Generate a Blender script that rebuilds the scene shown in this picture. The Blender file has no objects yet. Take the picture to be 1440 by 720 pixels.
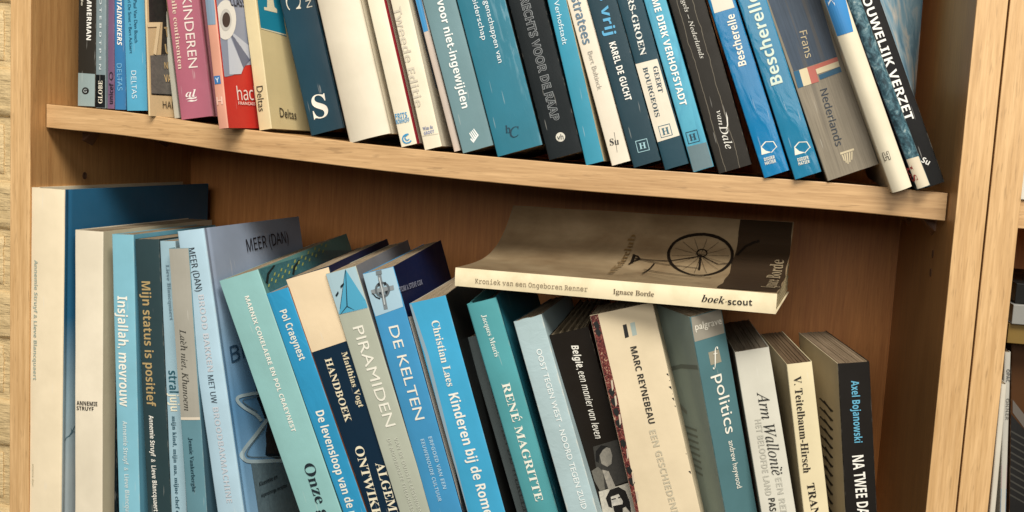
import bpy, math, random
from mathutils import Vector, Matrix, Euler, noise
random.seed(7)
SC = bpy.context.scene
COL = SC.collection

# ---------------------------------------------------------------- camera, world, lamps, exposure
CAM = [1440.065578, -0.225773, -0.106296, 0.054377, 0.662929, -0.839088, 0.00644]
def cam_matrix(yaw, pitch, roll):
    f = Vector((math.sin(yaw)*math.cos(pitch), math.cos(yaw)*math.cos(pitch), math.sin(pitch)))
    r = Vector((math.cos(yaw), -math.sin(yaw), 0)); u = r.cross(f)
    r2 = r*math.cos(roll) + u*math.sin(roll); u2 = u*math.cos(roll) - r*math.sin(roll)
    return Matrix((r2, u2, -f)).transposed()
cd = bpy.data.cameras.new('camera'); cam = bpy.data.objects.new('camera', cd); COL.objects.link(cam)
cd.sensor_width = 36; cd.lens = 36*CAM[0]/1440; cd.clip_start = .02; cd.clip_end = 50
cam.matrix_world = Matrix.Translation(CAM[4:7]) @ cam_matrix(*CAM[1:4]).to_4x4()
SC.camera = cam

world = bpy.data.worlds.new('World'); SC.world = world; world.use_nodes = True
bg = world.node_tree.nodes['Background']; bg.inputs[0].default_value = (1.0, .93, .82, 1); bg.inputs[1].default_value = .08
def area(name, loc, target, size, power, col):
    ld = bpy.data.lights.new(name, 'AREA'); ld.shape = 'RECTANGLE'; ld.size, ld.size_y = size; ld.energy = power; ld.color = col
    o = bpy.data.objects.new(name, ld); COL.objects.link(o); o.location = loc
    o.rotation_euler = (Vector(target)-Vector(loc)).to_track_quat('-Z', 'Y').to_euler(); o['kind'] = 'helper'
    return o
area('ceiling_lamp', (1.25, -1.85, 2.4), (.42, 0, -.1), (2.0, 1.0), 185, (1, .96, .89))
area('fill_light', (.6, -3.0, .9), (.42, 0, -.1), (2.0, 1.4), 58, (1, .96, .90))  # unseen area light added behind the camera as soft frontal fill
SC.view_settings.view_transform = 'Standard'; SC.view_settings.look = 'None'
SC.view_settings.exposure = 0; SC.view_settings.gamma = 1
SC.cycles.use_denoising = True
SC.cycles.max_bounces = 6

# ---------------------------------------------------------------- materials
def lin(h):
    h = h.lstrip('#'); c = [int(h[i:i+2], 16)/255 for i in (0, 2, 4)]
    return tuple((v/12.92 if v <= .04045 else ((v+.055)/1.055)**2.4) for v in c)
NAMED = {'white': '#f2efe4', 'cream': '#e6dfca'}
def hexc(c): return NAMED.get(c, c)
ALB = 0.80
def albedo(c):
    return tuple(min(.86, v*ALB) for v in lin(hexc(c)))
class NT:
    def __init__(s, name):
        s.m = bpy.data.materials.new(name); s.m.use_nodes = True; s.t = s.m.node_tree; s.n = s.t.nodes; s.b = s.n['Principled BSDF']
    def new(s, typ, **k):
        n = s.n.new(typ)
        for a, v in k.items():
            if a.startswith('_'): setattr(n, a[1:], v)
        return n
    def link(s, a, b): s.t.links.new(a, b)
    def coords(s, scale=(1, 1, 1), kind='Object', rot=(0, 0, 0), loc=(0, 0, 0)):
        tc = s.n.new('ShaderNodeTexCoord'); mp = s.n.new('ShaderNodeMapping'); mp.inputs['Scale'].default_value = scale
        mp.inputs['Rotation'].default_value = rot; mp.inputs['Location'].default_value = loc
        s.link(tc.outputs[kind], mp.inputs[0]); return mp.outputs[0]
    def noise(s, vec, scale, detail=3, rough=.55, dist=0):
        n = s.n.new('ShaderNodeTexNoise'); s.link(vec, n.inputs['Vector']); n.inputs['Scale'].default_value = scale
        n.inputs['Detail'].default_value = detail; n.inputs['Roughness'].default_value = rough; n.inputs['Distortion'].default_value = dist
        return n.outputs[0]
    def ramp(s, fac, stops):
        r = s.n.new('ShaderNodeValToRGB'); s.link(fac, r.inputs[0]); e = r.color_ramp.elements
        while len(e) < len(stops): e.new(.5)
        for el, (p, c) in zip(e, stops): el.position = p; el.color = (*c, 1) if len(c) == 3 else c
        return r.outputs[0]
    def mix(s, fac, a, b, mode='MIX'):
        x = s.n.new('ShaderNodeMix'); x.data_type = 'RGBA'; x.blend_type = mode
        for sock, v in ((x.inputs[0], fac), (x.inputs[6], a), (x.inputs[7], b)):
            if hasattr(v, 'is_output'): s.link(v, sock)
            elif isinstance(v, (int, float)): sock.default_value = v
            else: sock.default_value = (*v[:3], 1)
        return x.outputs[2]
    def math(s, op, a, b=0, c=None):
        x = s.n.new('ShaderNodeMath'); x.operation = op
        for i, v in enumerate((a, b, c)):
            if v is None: continue
            if hasattr(v, 'is_output'): s.link(v, x.inputs[i])
            else: x.inputs[i].default_value = v
        return x.outputs[0]
    def bump(s, h, strength, dist=.001):
        b = s.n.new('ShaderNodeBump'); s.link(h, b.inputs['Height']); b.inputs['Strength'].default_value = strength; b.inputs['Distance'].default_value = dist
        s.link(b.outputs[0], s.b.inputs['Normal'])
    def base(s, c):
        if hasattr(c, 'is_output'): s.link(c, s.b.inputs['Base Color'])
        else: s.b.inputs['Base Color'].default_value = (*c, 1)
_c = {}
def print_mat(col, rough=.5):
    k = ('p', col, rough)
    if k not in _c:
        n = NT('print'); n.base(albedo(col)); n.b.inputs['Roughness'].default_value = rough; n.b.inputs['Specular IOR Level'].default_value = .35
        _c[k] = n.m
    return _c[k]
def cover_mat(col, rough=.45, bump=None, worn=0, w=.03, edge=True, seed=0):
    k = ('c', col, rough, bump, worn, edge, seed if bump else int(seed) % 3)
    if k in _c: return _c[k]
    n = NT('cover'); a = albedo(col); lum = sum(a)/3
    v = n.coords((1, 1, 1), loc=(seed*.37, 0, seed*.11))
    big = n.noise(v, 14, 4, .6)
    dirt = n.ramp(big, [(.35, (.90, .89, .87)), (.65, (1.04, 1.03, 1.02))])
    c = n.mix(1, a, dirt, 'MULTIPLY')
    if bump == 'scuff':
        f = n.noise(n.coords((60, 60, 9), rot=(0, .5, 0)), 4, 6, .65, .4)
        m = n.ramp(f, [(.52, (0, 0, 0)), (.66, (1, 1, 1))])
        g = n.ramp(n.coords((1, 1, 1), 'Generated'), [(.35, (0, 0, 0)), (.75, (1, 1, 1))])
        c = n.mix(n.math('MULTIPLY', n.math('MULTIPLY', m, g), .55), c, (.35, .50, .55))
    elif bump == 'marble':
        f = n.noise(n.coords((90, 90, 22)), 1.3, 5, .6, 1.2)
        c = n.mix(n.ramp(f, [(.42, (0, 0, 0)), (.7, (.75,)*3)]), c, (.04, .20, .30))
    elif bump == 'rock':
        f = n.noise(n.coords((60, 60, 40)), 3, 6, .7, 1.0)
        c = n.ramp(f, [(.3, (.006, .012, .016)), (.46, (.022, .055, .07)), (.56, (.06, .13, .155)), (.66, (.20, .27, .27)), (.75, (.42, .38, .30))])
    elif bump == 'sky':
        f = n.noise(n.coords((14, 14, 12)), 2.2, 6, .62, .6)
        c = n.ramp(f, [(.38, (.10, .22, .31)), (.5, (.20, .34, .42)), (.6, (.42, .44, .42)), (.72, (.62, .56, .48))])
        f2 = n.noise(n.coords((50, 50, 50)), 3, 6, .7)
        sp = n.n.new('ShaderNodeSeparateXYZ'); n.link(n.coords(), sp.inputs[0])
        zz = n.math('ADD', sp.outputs[2], n.math('MULTIPLY', f2, -.05))
        c = n.mix(n.ramp(n.math('MULTIPLY', zz, 10), [(.45, (1, 1, 1)), (.56, (0, 0, 0))]), c, n.ramp(f2, [(.42, (.012, .016, .014)), (.6, (.10, .12, .12)), (.7, (.3, .3, .28))]))
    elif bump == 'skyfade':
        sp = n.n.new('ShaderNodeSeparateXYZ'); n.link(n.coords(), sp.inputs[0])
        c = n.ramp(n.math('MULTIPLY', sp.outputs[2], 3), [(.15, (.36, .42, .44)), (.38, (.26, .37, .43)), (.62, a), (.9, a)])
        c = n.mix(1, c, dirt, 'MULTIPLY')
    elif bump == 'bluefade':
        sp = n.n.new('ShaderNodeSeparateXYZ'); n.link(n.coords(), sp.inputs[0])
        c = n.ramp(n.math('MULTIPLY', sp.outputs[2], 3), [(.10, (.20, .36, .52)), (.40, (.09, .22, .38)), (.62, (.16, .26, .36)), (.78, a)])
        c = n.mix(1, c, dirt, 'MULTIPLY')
    elif bump == 'pattern':
        f = n.noise(n.coords((70, 70, 70)), 4, 4, .6, 2.5)
        c = n.ramp(f, [(.38, (.012, .008, .008)), (.48, (.11, .02, .018)), (.6, (.16, .04, .03)), (.66, (.40, .28, .18))])
    elif bump == 'canvas':
        f = n.noise(n.coords((900, 900, 25)), 1, 3, .6); f2 = n.noise(n.coords((110, 110, 4), loc=(.2, 0, 0)), 1, 3, .7)
        c = n.mix(1, c, n.ramp(f, [(.3, (.82,)*3), (.7, (1.12,)*3)]), 'MULTIPLY')
        c = n.mix(n.ramp(f2, [(.60, (0, 0, 0)), (.68, (.5,)*3)]), c, (.10, .085, .065))
    elif bump == 'crack':
        wv = n.n.new('ShaderNodeTexWave'); wv.wave_type = 'BANDS'; wv.bands_direction = 'X'; n.link(n.coords((1, 1, 1)), wv.inputs['Vector'])
        wv.inputs['Scale'].default_value = 26; wv.inputs['Distortion'].default_value = .9; wv.inputs['Detail'].default_value = 4; wv.inputs['Detail Scale'].default_value = 3
        c = n.mix(n.ramp(wv.outputs[1], [(.9935, (0, 0, 0)), (.9995, (.4,)*3)]), c, (.30, .26, .19))
    # paper showing at rubbed edges and small nicks
    if edge:
        sp = n.n.new('ShaderNodeSeparateXYZ'); n.link(n.coords(kind='Generated'), sp.inputs[0])
        dx = n.math('MINIMUM', sp.outputs[0], n.math('SUBTRACT', 1, sp.outputs[0]))
        dx = n.math('MULTIPLY', dx, w*1000)                       # millimetres from the fold
        sc2 = n.noise(n.coords((1, 1, .35)), 260, 4, .7)
        th = n.math('MULTIPLY', n.math('SUBTRACT', sc2, .40), 4.0 if not worn else 8)
        mk = n.ramp(n.math('SUBTRACT', th, dx), [(.0, (0, 0, 0)), (1, (.2 if not worn else .4,)*3)])
        c = n.mix(mk, c, (.60, .54, .43))
    ln = n.noise(n.coords((300, 300, 22), rot=(0, .25, 0)), 1, 2, .5)
    c = n.mix(n.ramp(ln, [(.735, (0, 0, 0)), (.76, (.22,)*3)]), c, (.6, .58, .52))
    n.base(c)
    rn = n.noise(v, 45, 3, .6)
    n.link(n.math('MULTIPLY_ADD', rn, .25, rough-.12), n.b.inputs['Roughness'])
    n.b.inputs['Specular IOR Level'].default_value = .24 if lum > .03 else .14
    if bump == 'film':
        h = n.noise(n.coords((1, 1, .4), rot=(0, .6, 0)), 75, 2, .5, 1.2); n.bump(h, .3, .0018)
    elif bump == 'canvas':
        n.bump(n.noise(n.coords((1500, 1500, 60)), 1, 2), .35, .0003)
    elif worn:
        n.bump(n.noise(n.coords((1, 1, 1.6)), 60, 4, .6, .6), .28, .0014)
    else:
        n.bump(n.noise(n.coords((1, 1, .5)), 60, 4, .6), .25, .0008)
    _c[k] = n.m
    return n.m
def page_mat(col, seed=0):
    k = ('pg', col, seed % 4)
    if k in _c: return _c[k]
    n = NT('paper_pages'); a = albedo(col)
    f = n.noise(n.coords((1, .012, .012), loc=(seed, 0, 0)), 2300, 4, .75); g = n.noise(n.coords((1, .05, .05)), 160, 3, .7)
    c = n.mix(1, a, n.ramp(f, [(.3, (.55, .52, .48)), (.62, (1.08, 1.07, 1.05))]), 'MULTIPLY')
    c = n.mix(1, c, n.ramp(g, [(.3, (.72, .69, .64)), (.65, (1.05,)*3)]), 'MULTIPLY')
    n.base(c); n.b.inputs['Roughness'].default_value = .85; n.b.inputs['Specular IOR Level'].default_value = .2
    n.bump(f, .6, .0006); _c[k] = n.m; return n.m
def wood_mat(name, axis, dark, light, grain=1.0, rough=.42):
    """laminate with long grain running along `axis` (0 x, 2 z)"""
    n = NT(name); s = [1, 1, 1]; s[axis] = .045
    v = n.coords(tuple(s)); f = n.noise(v, 190, 6, .66, .25); f2 = n.noise(v, 28, 4, .6, .8)
    s3 = [1, 1, 1]; s3[axis] = .10
    f3 = n.noise(n.coords(tuple(s3)), 520, 2, .5)
    f4 = n.noise(v, 620, 3, .6)
    c = n.ramp(f, [(.32, dark), (.5, tuple((a+b)/2 for a, b in zip(dark, light))), (.68, light)])
    c = n.mix(grain*.5, c, n.mix(1, c, n.ramp(f2, [(.35, (.86, .82, .77)), (.6, (1.05, 1.05, 1.04))]), 'MULTIPLY'))
    c = n.mix(n.ramp(f3, [(.60, (0, 0, 0)), (.70, (.42*grain,)*3)]), c, tuple(v*.55 for v in dark))
    c = n.mix(1, c, n.ramp(f4, [(.36, (.90, .88, .85)), (.60, (1.04, 1.04, 1.03))]), 'MULTIPLY')
    n.base(c); n.link(n.math('MULTIPLY_ADD', f, .18, rough-.08), n.b.inputs['Roughness']); n.b.inputs['Specular IOR Level'].default_value = .35
    n.bump(f3, .12, .0003); return n.m
D_, L_ = (.40, .225, .092), (.60, .375, .175)
WOOD_Z = wood_mat('panel_wood', 2, (.37, .185, .066), (.50, .275, .105), .8)
WOOD_X = wood_mat('shelf_wood', 0, (.34, .18, .07), (.52, .31, .135), .8)
EDGE_Z = wood_mat('edge_wood', 2, (.45, .27, .115), (.62, .405, .20), 1.0)
EDGE_X = wood_mat('edge_wood_long', 0, (.37, .22, .098), (.54, .345, .17), 1.0)
BACK = wood_mat('back_wood', 2, (.36, .135, .032), (.45, .185, .048), .6, .5)

# ---------------------------------------------------------------- mesh helpers
def mesh_obj(name, verts, faces, mat, parent=None, smooth=False):
    me = bpy.data.meshes.new(name); me.from_pydata(verts, [], faces); me.update()
    if smooth:
        for p in me.polygons: p.use_smooth = True
    me.materials.append(mat)
    o = bpy.data.objects.new(name, me); COL.objects.link(o)
    if parent: o.parent = parent
    return o
def fix_normals(o):
    import bmesh
    bm = bmesh.new(); bm.from_mesh(o.data); bmesh.ops.recalc_face_normals(bm, faces=bm.faces); bm.to_mesh(o.data); bm.free(); return o
def box(name, a, b, mat, parent=None, bevel=.0008):
    x0, y0, z0 = a; x1, y1, z1 = b
    v = [(x0, y0, z0), (x1, y0, z0), (x1, y1, z0), (x0, y1, z0), (x0, y0, z1), (x1, y0, z1), (x1, y1, z1), (x0, y1, z1)]
    f = [(0, 3, 2, 1), (4, 5, 6, 7), (0, 1, 5, 4), (1, 2, 6, 5), (2, 3, 7, 6), (3, 0, 4, 7)]
    o = mesh_obj(name, v, f, mat, parent)
    if bevel:
        m = o.modifiers.new('edge_rounding', 'BEVEL'); m.width = bevel; m.segments = 2
    return o
def empty(name, loc, rot=(0, 0, 0)):
    o = bpy.data.objects.new(name, None); COL.objects.link(o); o.location = loc; o.rotation_euler = rot; o.empty_display_size = .02; return o
def tag(o, label, cat, group=None):
    o['label'] = label; o['category'] = cat
    if group: o['group'] = group
    return o
def grid_solid(name, nu, nv, front, back, mat, parent, smooth=True):
    """closed sheet between two (nu x nv) point grids"""
    V = [front(i, j) for j in range(nv) for i in range(nu)] + [back(i, j) for j in range(nv) for i in range(nu)]
    N = nu*nv; F = []
    for j in range(nv-1):
        for i in range(nu-1):
            a = j*nu+i; F += [(a, a+1, a+nu+1, a+nu), (N+a, N+a+nu, N+a+nu+1, N+a+1)]
    for i in range(nu-1):
        a = i; F.append((a, N+a, N+a+1, a+1)); a = (nv-1)*nu+i; F.append((a, a+1, N+a+1, N+a))
    for j in range(nv-1):
        a = j*nu; F.append((a, a+nu, N+a+nu, N+a)); a = j*nu+nu-1; F.append((a, N+a, N+a+nu, a+nu))
    o = fix_normals(mesh_obj(name, V, F, mat, parent, smooth))
    m = o.modifiers.new('split', 'EDGE_SPLIT'); m.split_angle = math.radians(42)
    return o

# ---------------------------------------------------------------- lettering (built-in font and its bundled alphabets)
ALPH = {'serifb': (0x1D400, 0x1D41A, 0x1D7CE), 'italic': (0x1D434, 0x1D44E, None), 'bital': (0x1D468, 0x1D482, None), 'sans': (0x1D5A0, 0x1D5BA, 0x1D7E2),
        'sansb': (0x1D5D4, 0x1D5EE, 0x1D7EC), 'sansi': (0x1D608, 0x1D622, None), 'sansbi': (0x1D63C, 0x1D656, None), 'mono': (0x1D670, 0x1D68A, 0x1D7F6)}
ALIAS = {'cond': 'sansb', 'cbi': 'sansbi', 'ci': 'sansi', 'thincap': 'sans', 'script2': 'italic', 'outline': 'sansb', 'outline_core': 'sansb'}
ACC = {'É': ('E', 'acute'), 'ë': ('e', 'uml'), 'è': ('e', 'grave'), 'Ç': ('C', 'ced')}
def glyphs(s, k):
    base = ALPH.get(ALIAS.get(k, k)); out = ''
    for c in s:
        c = ACC[c][0] if c in ACC and base else c
        if base and 'A' <= c <= 'Z': c = chr(base[0]+ord(c)-65)
        elif base and 'a' <= c <= 'z': c = '\u210e' if (base[0] == 0x1D434 and c == 'h') else chr(base[1]+ord(c)-97)
        out += c
    return out
RAW = {}
def lay_lines(outline, rows):
    """set many strings as the lines of one text and split the mesh by line"""
    t = bpy.data.curves.new('lettering', 'FONT'); t.size = 1; t.resolution_u = 3; t.space_line = 4
    t.body = '\n'.join(glyphs((' '.join(q) if op else q), st) for st, op, q in rows)
    t.offset = {'outer': .03, 'core': -.018}.get(outline, 0)
    o = bpy.data.objects.new('lettering', t); COL.objects.link(o)
    dg = bpy.context.evaluated_depsgraph_get(); me = bpy.data.meshes.new_from_object(o.evaluated_get(dg))
    bpy.data.objects.remove(o); bpy.data.curves.remove(t)
    line = [round((.3-v.co.y)/4) for v in me.vertices]
    out = [([], [], {}) for _ in rows]
    for v, ln in zip(me.vertices, line):
        V, F, ix = out[min(max(ln, 0), len(out)-1)]; ix[v.index] = len(V); V.append((v.co.x, v.co.y+4*ln))
    for p in me.polygons:
        V, F, ix = out[min(max(line[p.vertices[0]], 0), len(out)-1)]; F.append(tuple(ix[i] for i in p.vertices))
    bpy.data.meshes.remove(me)
    for (st, op, q), (V, F, ix) in zip(rows, out): RAW[(st, op, q)] = (V, F)
def prepare_lettering(rows):
    need = {'outer': set(), 'core': set(), '': set()}
    for s, st, op in rows:
        op = 'SP' if 'SP' in op else ''
        for q in [s]+[s[:i+1] for i, ch in enumerate(s) if ch in ACC]: (need['outer' if st == 'outline' else ''].add((st, op, q)), need['core'].add(('outline_core', op, q)) if st == 'outline' else None)
    for k, L in need.items(): lay_lines(k, sorted(L))
def text_mesh(s, style, opts=''):
    op = 'SP' if 'SP' in opts else ''
    V, F = RAW[(style, op, s)]; V = list(V); F = list(F)
    if ALPH.get(ALIAS.get(style, style)):
        for i, ch in enumerate(s):
            if ch in ACC:
                x1 = max(v[0] for v in RAW[(style, op, s[:i+1])][0]); wch = .5 if ch.isupper() else .42; xc = x1 - wch/2; top = .74 if ch.isupper() else .53
                if ACC[ch][1] == 'uml': qs = [[(xc+d-.05, top), (xc+d+.05, top), (xc+d+.05, top+.1), (xc+d-.05, top+.1)] for d in (-.11, .11)]
                elif ACC[ch][1] == 'acute': qs = [[(xc-.08, top), (xc-.02, top), (xc+.14, top+.15), (xc+.02, top+.15)]]
                elif ACC[ch][1] == 'grave': qs = [[(xc+.02, top), (xc+.08, top), (xc-.02, top+.15), (xc-.14, top+.15)]]
                else: qs = [[(xc-.03, -.02), (xc+.05, -.02), (xc+.02, -.16), (xc-.06, -.16)]]
                for q in qs:
                    n1 = len(V); V += q; F.append((n1, n1+1, n1+2, n1+3))
    return V, F
def fit_text(V, L, H, ref=None):
    xs = [v[0] for v in (ref or V)]; ys = [v[1] for v in (ref or V)]; x0, x1, y0, y1 = min(xs), max(xs), min(ys), max(ys)
    if y0 < -.06 and y1 > .3: y0 = 0          # H is the height above the baseline; descenders hang below
    return [((x-(x0+x1)/2)/(x1-x0)*L, (y-(y0+y1)/2)/(y1-y0)*H) for x, y in V]
_tx = {}
def lettering(root, row, place):
    nm, s, st, face, cu, cv, ang, L, H, col = row[:10]; opts = row[10] if len(row) > 10 else ''
    if (s, st, opts) not in _tx: _tx[(s, st, opts)] = text_mesh(s, st, opts)
    V, F = _tx[(s, st, opts)]; P = fit_text(V, L, H); ca, sa = math.cos(ang), math.sin(ang)
    lay = 5 if 'L3' in opts or face == 'r' else 3
    pts = [place(face, cu+a*ca-b*sa, cv+a*sa+b*ca, lay) for a, b in P]
    o = mesh_obj(nm, pts, F, print_mat(col), root)
    if st == 'outline':
        V2, F2 = text_mesh(s, 'outline_core', opts); P = fit_text(V2, L, H, V)
        mesh_obj('letter_core', [place(face, cu+a*ca-b*sa, cv+a*sa+b*ca, lay+1) for a, b in P], F2, print_mat(root['core']), o)
    return o

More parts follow.
